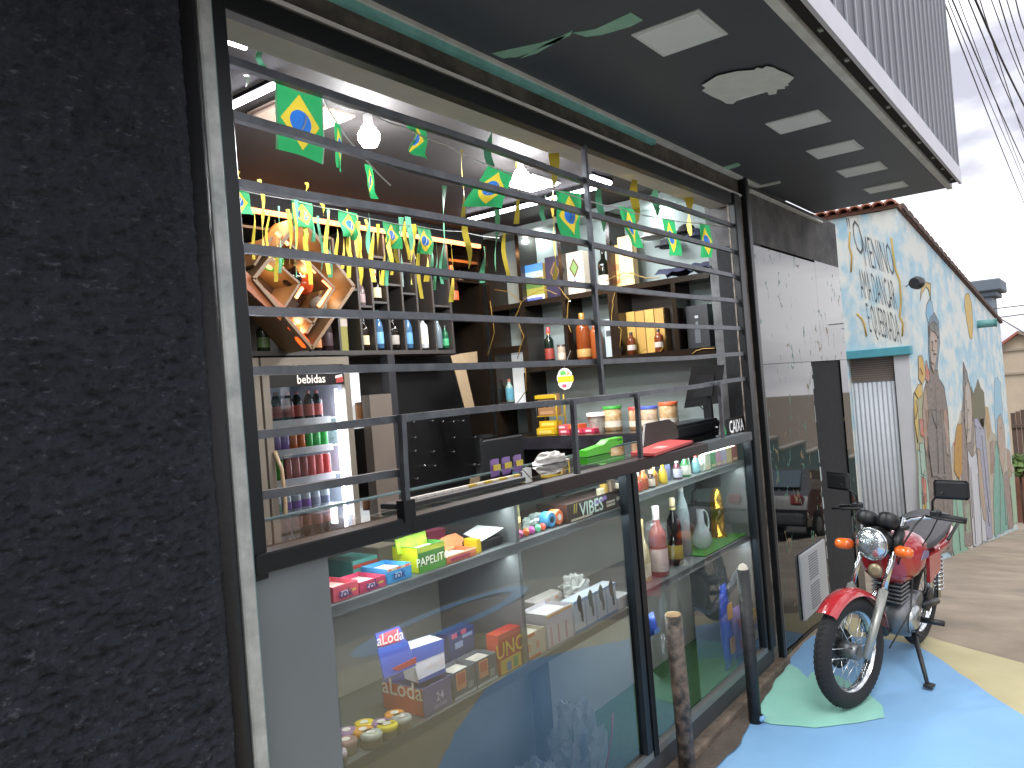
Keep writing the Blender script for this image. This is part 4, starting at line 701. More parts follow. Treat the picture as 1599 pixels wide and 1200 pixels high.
carton('flat teal and red carton lying behind the pink cartons', 550, 590, 872, z1, '4f9a94', Y=.17, dep=.12, accents=[(0, .6, 1, .8, 'a8483c'), (.5, .2, .95, .6, '3f8a5a')])
carton('beige carton standing behind the blue sweet carton', 592, 622, 852, z1, 'a09482', Y=.2, dep=.08)
pc = carton('green PAPELITO carton with bright yellow header card', 652, 694, 850, z1, '3f7a38', side='b8bf1f', accents=[(0, .0, 1, .3, '5a9a44'), (0, .78, 1, .98, 'a9b83a'), (.6, .3, .95, .5, '7aa83c')], txt=('PAPELITO', 'eef0e0', .5, .42, .034), open_top='c9dcc0')
a_ = oY(652, 895, .036); c_ = oY(621, 875, .1)
build('header_card', MB().hexa([oY(622, 866, .1), oY(668, 853, .1), oY(664, 829, .11), oY(617, 843, .11)], (0, .004, 0)), M('lime_print', 'b4cf22', .45, var=.8, vs=22, col2='4f9a34'), pc)
oc = carton('orange carton with scalloped header beside the green carton', 697, 743, 862, z1, 'cf7a52', accents=[(.1, .3, .8, .6, 'b8567a'), (0, .85, 1, 1, 'e8dcc8')], open_top='e6d2bc', txt=('smoking', '9a3a5a', .45, .45, .026))
build('header_card', MB().hexa([oY(690, 862, .12), oY(722, 853, .12), oY(724, 840, .13), oY(712, 833, .13), oY(700, 836, .13), oY(688, 842, .13)], (0, .004, 0)), C('dd8a5c', .45), oc)
carton('dull pink carton standing behind the yellow header card', 668, 696, 828, z1, 'a84462', Y=.22, dep=.06)
bp_ = thing('paper_pad', 'white paper flyer lying over a black wallet on the upper shelf', 'paper', oY(770, 862, .08))
build('wallet', MB().box((oY(746, 868, .06).x, .06, z1), (oY(788, 860, .06).x, .16, z1 + .03), .006), C('1d1d20', .5), bp_)
build('flyer', MB().hexa([(oY(752, 855, .05).x, .05, z1 + .032), (oY(770, 858, .05).x, .05, z1 + .04), (oY(792, 850, .05).x, .06, z1 + .05), (oY(792, 850, .05).x - .03, .15, z1 + .06), (oY(752, 855, .05).x + .03, .15, z1 + .045)], (0, 0, .003)), C('d0d6d8', .5), bp_)
build('yellow_edge', MB().box((oY(744, 868, .05).x, .045, z1 + .0005), (oY(750, 860, .05).x, .10, z1 + .045)), C('d2b41f', .5), bp_)
# right of divider: toy rolls and brown carton
rc = [('4a9ad0', 'blue'), ('d8703a', 'orange'), ('d85a8a', 'pink')]
for i, (px, hx, nm) in enumerate([(856, '4a9ad0', 'blue'), (868, 'd8703a', 'orange'), (883, 'd85a8a', 'pink')]):
    p_ = Vector((oY(px, 825, .07).x, .07, z1)); t_ = thing('toy_roll', '%s round toy roll, %s of three large ones on the shelf' % (nm, ORD[i]), 'toy', p_, 'toy rolls on the upper shelf')
    build('roll', MB().lathe([(.026, 0), (.03, .006), (.03, .034), (.026, .04)], p_ + EZ * .0305 - EY * .02, 16, (0, 1, 0)), C(hx, .4), t_); build('hub', MB().lathe([(.012, 0), (.012, .003)], p_ + EZ * .0305 - EY * .0225, 12, (0, 1, 0)), C('d8dce0' if i != 0 else '23303a', .4), t_)
for i, (px, hx, nm) in enumerate([(812, 'cf6a9a', 'pink'), (822, 'd8743c', 'orange'), (831, 'c05aa8', 'magenta'), (841, '6ac09a', 'mint'), (849, 'd86050', 'coral')]):
    p_ = Vector((oY(px, 835, .05).x, .05, z1)); t_ = thing('lighter', '%s small lighter, %s from the left lying before the toy rolls' % (nm, ORD[i]), 'lighter', p_, 'small lighters on the upper shelf')
    build('body', MB().lathe([(.009, 0), (.011, .004), (.011, .05)], p_ + EZ * .0115, 10, (.8, .6, 0)), C(hx, .35), t_); build('top', MB().lathe([(.009, 0), (.008, .012)], p_ + EZ * .0115 + Vector((.8, .6, 0)) * .0505, 8, (.8, .6, 0)), C('c9ccce', .3), t_)
bc = carton('brown carton with big coloured lettering on the right of the upper shelf', 884, 972, 776, z1, '3a2622', dep=.14, accents=[(.05, .04, .42, .16, 'b8b0a0'), (.68, .2, .84, .34, 'c0b8a8'), (.68, .4, .84, .52, 'b8b0a0'), (.88, .4, .97, .6, 'b8b0a0')], open_top='4a3430', txt=[('VIBES', 'bfd6cc', .4, .48, .075), ('//', 'c9b83c', .12, .68, .05)])
build('purple_stroke', MB().hexa([oY(925, 785, .033), oY(946, 774, .033), oY(948, 779, .033), oY(928, 791, .033)], (0, .0012, 0)), C('8a6ab8', .4), bc)
for k in range(4): build('packet', MB().box((oY(935 + 9 * k, 775, .08).x, .07 + .01 * (k % 2), z1 + .03), (oY(941 + 9 * k, 775, .08).x, .09 + .01 * (k % 2), z1 + .085 + .012 * (k % 3))), C(['b8b49a', 'c9a85a', '9a8a78', 'd0c8b0'][k], .5), bc)
dt = carton('dark red patterned box behind the toy rolls', 822, 880, 800, z1, '4a2a2c', Y=.2, dep=.12, accents=[(.1, .1, .3, .5, '6a3a3a'), (.5, .2, .8, .6, '5f3434')])
cb_ = thing('plastic_bag', 'clear crinkled plastic bag lying on the upper shelf by the divider', 'bag', oY(830, 810, .12)); build('film', crumple((oY(835, 815, .13).x, .13, z1), .07, .04, .05, 8.1), C('93a19e', .2), cb_)
for k, (px, hx) in enumerate([(803, 'b5a24a'), (808, '6a6a4a')]):
    t_ = box_thing('stick_pack', ['tan pack of sticks standing at the divider', 'olive pack of sticks standing at the divider'][k], 'pack', (oY(px, 800, .06 + .03 * k).x, .06 + .03 * k, z1), (oY(px + 4, 800, .06 + .03 * k).x, .09 + .03 * k, z1 + .11), hx, 'stick packs', accents=[(0, .4, 1, .6, 'cfc08a')])
# right bay, upper shelf: miniature bottles and small boxes
z3 = 1.2155
minis = [(994, .085, .02, '9a5a3a', 'c8c4bc', 'b8423c', 'red labelled'), (1006, .095, .024, 'b0602c', 'a8604a', 'a04a24', 'orange'), (1015, .08, .018, '3a2a24', 'e0dcd4', 'cfc8bc', 'dark'), (1023, .10, .02, 'b07a34', 'ddd4b0', 'a06a2a', 'amber'), (1034, .10, .02, 'c0a040', 'd8c42c', 'd0b82c', 'yellow labelled')]
for i, (px, h, r, c_, cp_, lb, nm) in enumerate(minis): bottle((oY(px, 730, .06).x, .06 + .012 * (i % 2), z3), h, r, 'mini', c_, cp_, lb, '%s miniature bottle, %s from the mullion on the right upper shelf' % (nm, ORD[i]), 'miniature bottles', lz=(.1, .5), n=12, capl=.14)
for i, (px, c_) in enumerate([(1000, '6a4a3a'), (1012, 'c8c8c0'), (1028, 'b8b8b0')]): bottle((oY(px, 725, .14).x, .14, z3), .10, .02, 'mini', c_, 'd0ccc4', 'b0aca0', 'miniature bottle in the rear row, %s from the mullion' % ORD[i], 'miniature bottles', lz=(.1, .5), n=12, capl=.14)
carton('slate blue box among the miniature bottles', 1038, 1046, 726, z3, '5a6488', Y=.08, dep=.08, group='boxes on the right upper shelf')
for i, (px, h, r, c_, cp_, lb, nm) in enumerate([(1056, .10, .022, '5a3440', 'd8d4cc', 'b8bcd0', 'dark red'), (1069, .11, .026, '3f8a54', 'c84a44', 'd8dcd0', 'green'), (1086, .10, .02, '78a8b4', 'd04848', '8ac0c8', 'pale blue'), (1093, .07, .02, 'b4beb0', 'c8d0c4', 'c0c8bc', 'clear'), (1071, .13, .018, '8fa89a', 'e8ecec', 'a8b8b0', 'white capped')]): bottle((oY(px, 718, .06 if i < 4 else .12).x, .06 if i < 4 else .12, z3), h, r, 'mini', c_, cp_, lb, '%s small bottle in the middle of the right upper shelf' % nm, 'small bottles mid shelf', lz=(.1, .5), n=12, capl=.14)
for i in range(6):
    a = 1100 + i * 8.6; hx = ['c9d0bc', '5aa070', 'b88ca0', 'a8a4c4', 'cfc08a', '9a4a44'][i]; zt = .085
    box_thing('small_box', '%s small box, %s in the row at the right end of the upper shelf' % (['cream', 'green', 'mauve', 'lilac', 'tan', 'dark red'][i], ORD[i]), 'box', (oY(a, 705, .05).x, .05, z3), (oY(a + 8.2, 705, .05).x, .09, z3 + zt), hx, 'row of small boxes', accents=[(.1, .1, .9, .25, 'd8c8a0')])
# left bay, second shelf
t_ = carton('large lilac carton with orange side and white ALODA lettering on lower shelf', 659, 704, 1066, z2, '6f6a9a', group='cartons on the lower counter shelf', dep=.17, side='c8543c', open_top='34348a', txt=[('24', 'c8c8e0', .55, .5, .035), ('saches', 'b0b0d4', .55, .22, .022)])
text('lettering', 'aLoda', C('e8dcd0', .5), t_, (oY(659, 1066, .035).x - .0015, .12, z2 + .07), -EY, EZ, .07)
build('header_card', MB().hexa([oY(592, 1012, .1), oY(634, 1000, .1), oY(624, 978, .12), oY(586, 990, .12)], (0, .004, 0)), C('3e46a0', .45), t_)
build('header_panel', MB().hexa([oY(594, 1010, .098), oY(625, 1001, .098), oY(622, 981, .118), oY(592, 991, .118)], (0, .001, 0)), C('c43a46', .45), t_)
text('lettering', 'aLoda', C('f0e4e4', .5), t_, oY(608, 996, .1) - EY * .0035, oY(625, 1001, .1) - oY(594, 1010, .1), EZ, .045)
build('window_flap', MB().hexa([oY(590, 1014, .06), oY(636, 1000, .06), oY(650, 1040, .04), oY(600, 1060, .04)], (0, .003, 0)), C('4a5cb4', .25), t_); build('red_swoosh', MB().hexa([oY(612, 1045, .038), oY(650, 1026, .038), oY(650, 1036, .038), oY(622, 1048, .038)], (0, .0015, 0)), C('c84a4a', .4), t_)
t2 = thing('wipes_pack', 'blue and white pack with red label resting on the lilac carton', 'pack', oY(672, 1066, .05))
q = [oY(654, 1068, .05), oY(696, 1050, .05), oY(692, 998, .07), oY(642, 1014, .07)]
build('body', MB().hexa(q, (.004, .06, .004)), C('d5d4de', .35), t2); build('blue_top', MB().hexa([q[3] + (q[0] - q[3]) * .42 - EY * .0012, q[2] + (q[1] - q[2]) * .38 - EY * .0012, q[2] - EY * .0012, q[3] - EY * .0012], (0, .001, 0)), C('3f58b0', .35), t2); build('blue_foot', MB().hexa([q[0] - EY * .0012, q[1] - EY * .0012, q[1].lerp(q[2], .14) - EY * .0012, q[0].lerp(q[3], .1) - EY * .0012], (0, .001, 0)), C('3a4a98', .35), t2)
cc_ = sum(q, Vector()) / 4; rq = [cc_ + (p - cc_) * .36 + Vector((.018, -.002, -.012)) for p in q]; build('red_label', MB().hexa(rq, (0, .001, 0)), C('c04450', .4), t2); text('lettering', 'aLoda', C('f0e0e0', .5), t2, cc_ + Vector((.018, -.005, -.012)), q[1] - q[0], EZ, .032)
t3 = carton('dark blue carton with pink hearts behind the blue pack', 700, 741, 984, z2, '2c3f78', Y=.17, dep=.06, group='cartons on the lower counter shelf', accents=[(.5, .8, .9, .88, '8a9ac8'), (.2, .62, .5, .76, '8f9fcc'), (.1, .88, .3, .98, 'c06080'), (.45, .9, .65, 1, 'c06080')])
for i, (a, c, top) in enumerate([(707, 742, 1044), (743, 775, 1026)]): carton(['grey and white carton with orange shield print, left of two', 'grey and white carton with orange shield print, right of two'][i], a, c, top, z2, '5c6478', dep=.08, group='shield print cartons', accents=[(.1, .3, .55, .95, 'd09070'), (.16, .5, .5, .88, 'c0604c'), (0, 0, 1, .1, 'c8d4dc'), (.6, .2, .85, .45, '8a98a8')], open_top='d0ccc4')
t4 = carton('red and yellow card game box with UNO lettering on the lower shelf', 776, 812, 985, z2, 'b8392c', dep=.05, group='cartons on the lower counter shelf', accents=[(.05, .0, .95, .35, 'd2b43c'), (.3, .02, .5, .25, '4a78c0'), (.6, .05, .8, .3, '4a9a5a'), (0, .86, 1, 1, 'c84a44')], txt=('UNO', 'e8c83c', .5, .58, .07))
carton('cream carton with orange lid edges beside the card game', 813, 851, 988, z2, 'd0c8b8', group='cartons on the lower counter shelf', dep=.09, accents=[(0, 0, .75, .1, 'd8743c'), (.0, .86, .55, 1, 'd8743c'), (.25, .3, .35, .6, 'd89a7a'), (.6, .3, .7, .6, 'd89a7a')], open_top='e0dcd0')
carton('white carton with pink stripes and orange dots on lower shelf', 852, 893, 952, z2, 'cfccd4', group='cartons on the lower counter shelf', dep=.12, accents=[(.12, .05, .17, .6, 'c8a0b0'), (.4, .05, .45, .6, 'c8a0b0'), (.7, .05, .75, .6, 'c8a0b0'), (0, .9, 1, .97, 'd8b078'), (0, .0, .95, .03, 'b8b4c0')], open_top='e4e0e4')
carton('smaller white carton with orange dots standing behind the striped one', 834, 880, 932, z2, 'd4d0cc', Y=.16, dep=.06, group='cartons on the lower counter shelf', accents=[(.1, .85, .2, .92, 'd89a6a'), (.4, .85, .5, .92, 'd89a6a'), (.7, .85, .8, .92, 'd89a6a')])
t5 = carton('white and blue earphone carton with four dark silhouettes', 894, 962, 925, z2, 'c4d0dc', group='cartons on the lower counter shelf', dep=.06, accents=[(0, 0, 1, .08, '6a90c0'), (0, .9, 1, 1, '8aa8cc'), (.245, .1, .255, .9, '9ab0cc'), (.495, .1, .505, .9, '9ab0cc'), (.745, .1, .755, .9, '9ab0cc')])
ex0, ex1 = oY(894, 925, .035).x, oY(962, 925, .035).x
for i in range(4):
    cx_ = ex0 + (ex1 - ex0) * (.125 + .25 * i); zc = z2 + .085; b = MB().hexa([(cx_ + u_ * .028, .0325, zc + v * .055) for u_, v in [(-.5, .2), (-.6, .7), (-.1, 1), (.4, .8), (.45, .2), (.7, -.5), (.6, -1), (.25, -.9), (.1, -.3), (-.3, -.1)]], (0, .001, 0)); build('earphone_print', b, C(['20302f', '5a6a68', '6a7472', '4a5a58'][i], .5), t5)
carton('plain white carton at the right end of the lower shelf', 965, 984, 930, z2, 'd2d2d8', group='cartons on the lower counter shelf', dep=.08)
cb2 = thing('plastic_bag', 'crumpled clear grey plastic heaped on the white cartons', 'bag', oY(905, 930, .1)); build('film', crumple((oY(905, 935, .12).x, .14, z2 + .10), .085, .045, .075, 5.5, 18, 10, .45), C('a8acaa', .25), cb2)
# round sweet tins
TN = [(541, 1143, '9a78a0', 'purple'), (569, 1131, 'd8c01e', 'yellow'), (567, 1142, 'd8962c', 'orange'), (595, 1130, '947498', 'mauve'), (592, 1150, 'b4b8ac', 'white'), (616, 1116, 'd89234', 'light orange'), (636, 1124, 'a8aaa4', 'grey'), (618, 1137, 'dcc81e', 'bright yellow'), (540, 1158, '9a7a74', 'brown pink'), (541, 1182, 'c0b0b8', 'pale lilac')]
for i, (px, py, hx, nm) in enumerate(TN):
    p_ = oZ(px, py, z2 + .03); p_.y = min(max(p_.y, .045), .36); p_.z = z2 + (.0 if i < 9 else 0)
    t_ = thing('sweet_tin', '%s lidded round tin on the lower counter shelf' % nm, 'tin', p_, 'round tins on the lower shelf')
    build('tin', MB().lathe([(.026, 0), (.028, .003), (.028, .022)], p_, 18), C('8a8474', .3), t_); build('lid', MB().lathe([(.03, .0225), (.031, .026), (.029, .034), (.024, .036)], p_, 18), C(hx, .4), t_); build('label', MB().lathe([(.012, .0363), (.012, .0372)], p_, 14), C('e6e0d4', .5), t_)
# wooden stool behind, lower bags
so = thing('wooden_stool', 'orange wooden stool standing behind the display shelves', 'stool', (2.3, .75, .06)); m_sw = M('orange_wood', 'a8724a', .5, var=.3, vs=7, col2='86552f')
build('seat', MB().box((2.15, .62, 1.0), (2.45, .9, 1.03), .008), m_sw, so)
for x, y in [(2.17, .64), (2.4, .64), (2.17, .86), (2.4, .86)]: build('leg', MB().box((x, y, .06), (x + .03, y + .03, 1.0)), m_sw, so)
build('rung', MB().box((2.2, .645, .9), (2.4, .665, .93)), m_sw, so)
m_film = bpy.data.materials.new('clear_film'); m_film.use_nodes = True; t = m_film.node_tree; b_ = t.nodes['Principled BSDF']; b_.inputs['Base Color'].default_value = (.6, .66, .72, 1); b_.inputs['Roughness'].default_value = .22; b_.inputs['Alpha'].default_value = .42
for i, (x, rx, rz, lab, hx) in enumerate([(2.62, .15, .24, 'clear plastic bag with red seam at the right of the counter bottom', 'b84a4a'), (2.32, .14, .15, 'clear plastic bag of pale things left of the red seamed bag', '9a8a9a')]):
    t_ = thing('plastic_bag', lab, 'bag', (x, .17, .171), 'clear bags on the counter bottom'); build('film', crumple((x, .17, .171), rx, .1, rz, 2.2 + 3 * i, 26, 14, .45), m_film, t_)
    build('seam', MB().tube([(x + .02, .05, .2), (x + .1, .06, .3), (x + .15, .08, .36)], .004, 6), C(hx, .4), t_)
    for k in range(4): build('packet', MB().box((x - .08 + .045 * k, .14 + .02 * (k % 2), .172), (x - .045 + .045 * k, .17 + .02 * (k % 2), .26 + .03 * (k % 3))), C(['8fa8c4', 'c09ab0', '6a8ab0', 'c8b8a8'][k], .4), t_)
hs_ = thing('hose_coil', 'coiled clear hose lying on the counter bottom', 'hose', (1.95, .2, .171)); b = MB()
for k in range(4): b.torus((1.95 + .01 * k, .2, .18 + .016 * k), .11 - .006 * k, .008, (0, 0, 1), 26, 6)
build('coil', b, C('7f96a0', .2), hs_)
# right bay, lower shelf: tall bottles on turf
z4 = .8005
TB = [(1003, .1, .28, .036, 'champ', 'cdbf98', 'd6c892', 'd8cfb4', 'cream coloured sparkling wine bottle by the mullion', 'd0c088'), (1029, .08, .30, .042, 'wine', 'a8605c', 'e0e0e2', 'd8c4c4', 'pink wine bottle with white cap and pale label', None), (1056, .1, .32, .035, 'wine', '15181a', 'b8ae8a', 'b0a04a', 'black bottle with gold striped label', 'c9bc8c'), (1071, .14, .38, .034, 'spirit', '8a9ba0', 'c8cccb', None, 'tall clear bottle with long white cap', None)]
for px, Y, h, r, k, c_, cp_, lb, lab, nk in TB: bottle((oY(px, 870, Y).x, Y, z4), h, r, k, c_, cp_, lb, lab, 'tall bottles on the right lower shelf', lz=(.08, .42) if 'pink' in lab else (.1, .3), neck=nk, capl=.2 if 'pink' in lab or 'tall' in lab else .12)
build('turf', MB().box((oY(1095, 860, .05).x, .03, .8003), (4.28, .38, .806)), M('shelf_turf', '3f7a30', .9, var=.7, vs=70, col2='25501f'), dc)
gp = Vector((oY(1123, 840, .15).x, .15, .8065)); t_ = thing('gold_bottle', 'gold bullet shaped bottle standing on green turf', 'bottle', gp); m_gd = M('brass_gold', 'c49a3a', .25, metal=.85)
build('body', MB().lathe([(.045, 0), (.045, .012), (.038, .014), (.038, .15), (.041, .152), (.041, .165), (.037, .168), (.035, .21), (.026, .25), (.012, .268), (.002, .272)], gp, 20), m_gd, t_); build('hole', MB().lathe([(.005, 0), (.005, .002)], gp + Vector((-.02, -.0335, .2)), 10, (-.5, -1, 0)), C('1a140a'), t_)
gl_ = thing('glass_decanter', 'round clear glass decanter with curved handle before the gold bottle', 'decanter', (oY(1098, 850, .12).x, .12, .8065)); gp = Vector((oY(1097, 850, .12).x, .12, .8065))
build('bowl', MB().lathe([(.03, 0), (.05, .02), (.055, .05), (.04, .09), (.02, .13), (.018, .2)], gp, 18), m_film, gl_); build('handle', MB().torus(gp + Vector((.03, 0, .12)), .07, .005, (0, 1, 0), 18, 6, -80, 90), C('b8c4c8', .15), gl_)
# snack bags at the bottom right
SB = [(1133, 910, 1040, '4a62c8', 'd8a02c', 'tall blue and yellow snack bag at the right of the counter bottom'), (1152, 945, 1040, '8a78b8', 'c84a50', 'lilac and red snack bag right of the tall blue one'), (1170, 930, 1030, 'c9703a', 'd0b040', 'orange and yellow snack bag behind the bollard'), (1187, 930, 1010, '8878b0', 'c88a2c', 'lilac and orange snack bag at the right edge'), (1015, 958, 990, '3a5ab8', '6a8ad0', 'small blue packet near the mullion bottom')]
for i, (px, t0, t1, c1, c2, lab) in enumerate(SB):
    Y = .045 + .02 * (i % 2); x = oY(px, (t0 + t1) / 2, Y).x; zt = oY(px, t0, Y).z; zb = .171 if i < 4 else zt - .1; w = (.045, .06, .05, .04, .04)[i]; x = min(x, 4.24)
    t_ = thing('snack_bag', lab, 'snack bag', (x, Y, zb), 'snack bags on the counter bottom'); b = MB(); nu_, nv = 6, 10
    V = [Vector((x + w * (2 * u_ / nu_ - 1), Y + s * .03 * (1 - (2 * u_ / nu_ - 1) ** 2) * math.sin(math.pi * v / nv) ** .5, zb + (zt - zb) * v / nv)) for s in (-1, 1) for v in range(nv + 1) for u_ in range(nu_ + 1)]
    b.add(V, [(s * (nv + 1) * (nu_ + 1) + v * (nu_ + 1) + u_, s * (nv + 1) * (nu_ + 1) + v * (nu_ + 1) + u_ + 1, s * (nv + 1) * (nu_ + 1) + (v + 1) * (nu_ + 1) + u_ + 1, s * (nv + 1) * (nu_ + 1) + (v + 1) * (nu_ + 1) + u_) for s in (0, 1) for v in range(nv) for u_ in range(nu_)], True)
    build('bag', b, C(c1, .3), t_)
    for k in range(2 if i < 4 else 1):
        zz = zb + (zt - zb) * (.2 + .4 * k); build('printed_band', MB().box((x - w * .7, Y - .0318, zz), (x + w * .7, Y - .0298, zz + (zt - zb) * .18)), C(c2, .35), t_)
# ================================================================== bunting
m_fg = M('flag_green', '2f9a5c', .7); m_fy = M('flag_yellow', 'd0bb3c', .7); m_fb = M('flag_blue', '2f6ec0', .7); m_fw = M('flag_white', 'dfe6e2', .7)
for m_ in (m_fg, m_fy, m_fb, m_fw):
    t = m_.node_tree; b_ = t.nodes['Principled BSDF']; tl = t.nodes.new('ShaderNodeBsdfTranslucent'); tl.inputs[0].default_value = b_.inputs['Base Color'].default_value; ms = t.nodes.new('ShaderNodeMixShader'); ms.inputs[0].default_value = .45; o_ = t.nodes['Material Output']; t.links.new(b_.outputs[0], ms.inputs[1]); t.links.new(tl.outputs[0], ms.inputs[2]); t.links.new(ms.outputs[0], o_.inputs[0])
def flag(q, Y, label, amp=.012, seed=0, hem=False):
    """q: pixel corners TL,TR,BR,BL on plane Y"""
    P = [oY(x, y, Y) for x, y in q]; t_ = thing('flag', label, 'flag', (P[0] + P[1]) / 2, 'flags of the bunting')
    def S_(u_, v, s=0):
        p_ = (P[0] * (1 - u_) + P[1] * u_) * (1 - v) + (P[3] * (1 - u_) + P[2] * u_) * v
        return p_ + EY * (amp * v * math.sin(u_ * 5 + seed * 1.7 + v * 2.5) + amp * .6 * v * math.sin(v * 7 + seed) - .0016 * s)
    m_ = 40
    def dirs(k): a = 2 * math.pi * k / m_; return math.cos(a), math.sin(a)
    def rect(k): c_, s_ = dirs(k); q_ = .5 / max(abs(c_), abs(s_)); return (.5 + c_ * q_, .5 + s_ * q_)
    def rhom(k): c_, s_ = dirs(k); q_ = 1 / (abs(c_) / .40 + abs(s_) / .42); return (.5 + c_ * q_, .5 + s_ * q_)
    def disc(k, f_=1.0): c_, s_ = dirs(k); return (.5 + .215 * c_ * f_, .5 + .185 * s_ * f_)
    def ringm(A, B, n2):
        b = MB(); b.add([S_(*[(A(k)[d] * (1 - r_ / n2) + B(k)[d] * r_ / n2) for d in (0, 1)]) for r_ in range(n2 + 1) for k in range(m_)], [(r_ * m_ + k, r_ * m_ + (k + 1) % m_, (r_ + 1) * m_ + (k + 1) % m_, (r_ + 1) * m_ + k) for r_ in range(n2) for k in range(m_)], True); return b
    build('cloth', ringm(rect, rhom, 4), m_fg, t_); build('rhombus', ringm(rhom, disc, 3), m_fy, t_); build('disc', ringm(disc, lambda k: (.5, .5), 3), m_fb, t_)
    for s in (1, -1):
        b = MB(); n2 = 8; V = []
        for k in range(n2 + 1):
            a = k / n2; u_ = .60 - .16 * a ** 2; v = .345 + .31 * a
            V += [(u_, v), (u_ + .035, v + .005)]
        b.add([S_(u_, v, s) for u_, v in V], [(2 * k, 2 * k + 1, 2 * k + 3, 2 * k + 2) for k in range(n2)], True); build('band', b, m_fw, t_)
    if hem:
        for u0 in (0, .97):
            b = MB(); b.add([S_(u0 + .03 * i, j / 8, 1.2) for j in range(9) for i in (0, 1)], [(2 * j, 2 * j + 1, 2 * j + 3, 2 * j + 2) for j in range(8)], True); build('hem', b, m_fw, t_)
YF, YB = .06, 1.0
flag([(429, 127), (503, 151), (507, 256), (433, 232)], YF, 'largest flag hanging flat at the left end of the front bunting', .006, 0, True)
flag([(634, 197), (668, 192), (660, 252), (648, 222)], YF, 'twisted flag catching the light right of the first bulb', .03, 2)
flag([(762, 258), (800, 271), (782, 326), (725, 322)], YF, 'flag swung to one side beneath the second bulb', .012, 3)
flag([(868, 297), (907, 303), (908, 374), (876, 374)], YF, 'flag hanging straight just left of the middle upright', .012, 4)
flag([(966, 322), (990, 328), (1003, 388), (983, 384)], YF, 'narrow flag before the yellow cartons', .01, 5)
flag([(1033, 340), (1053, 344), (1063, 400), (1046, 398)], YF, 'narrow flag before the caps, second from the right end', .01, 6)
flag([(1092, 350), (1108, 352), (1114, 403), (1098, 402)], YF, 'rightmost small flag near the black post', .01, 7)
flag([(522, 190), (532, 197), (537, 268), (526, 262)], .3, 'thin edge-on flag between the largest flag and first bulb', .01, 8)
flag([(569, 256), (582, 260), (588, 312), (575, 306)], .5, 'half folded flag hanging below the first bulb', .012, 9)
for i, (x0, y0, x1, y1) in enumerate([(357, 292, 392, 338), (455, 312, 491, 360), (528, 328, 562, 376), (597, 345, 627, 390), (651, 353, 676, 400)]):
    flag([(x0, y0), (x1 - 4, y0 + 6), (x1, y1), (x0 + 5, y1 - 6)], YB, 'flag before the warm strip, %s from the left in the rear bunting' % ORD[i], .015, 10 + i)
def rope(P, Y, label):
    q = [oY(x, y, Y) for x, y in P]; pts = []
    for i in range(len(q) - 1):
        for k in range(6): pts.append(q[i].lerp(q[i + 1], k / 6) - EZ * .006 * math.sin(math.pi * k / 6))
    pts.append(q[-1]); t_ = thing('bunting_cord', label, 'cord', pts[0]); build('cord', MB().tube(pts, .0028 if Y < .5 else .0016, 6), C('d4d8d4' if Y < .5 else '7d807c', .7), t_)
rope([(430, 126), (503, 151), (575, 175), (634, 200), (697, 226), (762, 258), (868, 297), (966, 326), (1033, 341), (1092, 349), (1146, 354)], YF - .004, 'white cord carrying the front row of flags')
rope([(348, 286), (357, 292), (455, 312), (528, 328), (597, 345), (651, 353), (720, 362), (780, 372)], YB - .004, 'pale cord carrying the rear row of flags')
rope([(503, 151), (525, 190), (560, 236), (610, 290)], .35, 'slack cord slanting down from the largest flag')
m_ry = M('ribbon_yellow', 'c9b338', .6); m_rg = M('ribbon_green', '4f9a76', .6); m_rw = M('ribbon_white', 'c9d2d0', .6)
RB = [(407, 280, 346, 5, 'y', 1), (430, 343, 440, 5, 'y', 1), (461, 310, 434, 5, 'g', 1), (478, 335, 445, 6, 'y', 1), (513, 327, 434, 6, 'g', 1), (502, 318, 338, 4, 'y', 1), (543, 326, 434, 5, 'y', 1), (560, 346, 445, 6, 'y', 1), (574, 332, 396, 5, 'g', 1), (589, 351, 445, 4, 'y', 1), (604, 393, 446, 6, 'g', 1), (611, 354, 430, 4, 'y', 1), (625, 340, 418, 6, 'g', 1), (639, 338, 410, 6, 'g', 1), (643, 371, 445, 6, 'y', 1), (666, 373, 440, 6, 'y', 1), (694, 290, 437, 8, 'g', .5), (722, 234, 340, 5, 'y', .3), (728, 349, 420, 6, 'y', .5), (755, 385, 442, 5, 'g', .6), (764, 206, 260, 7, 'g', .1), (806, 222, 350, 5, 'y', .2), (775, 328, 425, 5, 'g', .3), (864, 240, 338, 9, 'y', .12), (849, 306, 345, 4, 'g', .3), (936, 291, 362, 5, 'g', .2), (992, 281, 352, 6, 'y', .12), (1025, 295, 338, 5, 'g', .25), (1074, 309, 368, 6, 'y', .12), (407, 79, 116, 7, 'g', .35), (866, 338, 440, 5, 'y', .5), (787, 356, 440, 4, 'y', .6), (385, 118, 136, 6, 'w', .4), (372, 268, 284, 4, 'y', 1), (478, 286, 302, 4, 'y', 1)]
rr2 = random.Random(21)
for k in range(26):
    px = 398 + k * 12.3 + rr2.uniform(-4, 4); t0 = 296 + (px - 360) * .18 + rr2.uniform(0, 28); RB.append((round(px), round(t0), round(t0 + rr2.uniform(45, 105)), rr2.choice((3, 4, 5)), rr2.choice('yyg'), round(rr2.uniform(.9, 1.1), 2)))
cnt = {'y': 0, 'g': 0, 'w': 0}; tot = {k: sum(1 for r_ in RB if r_[4] == k) for k in 'ygw'}
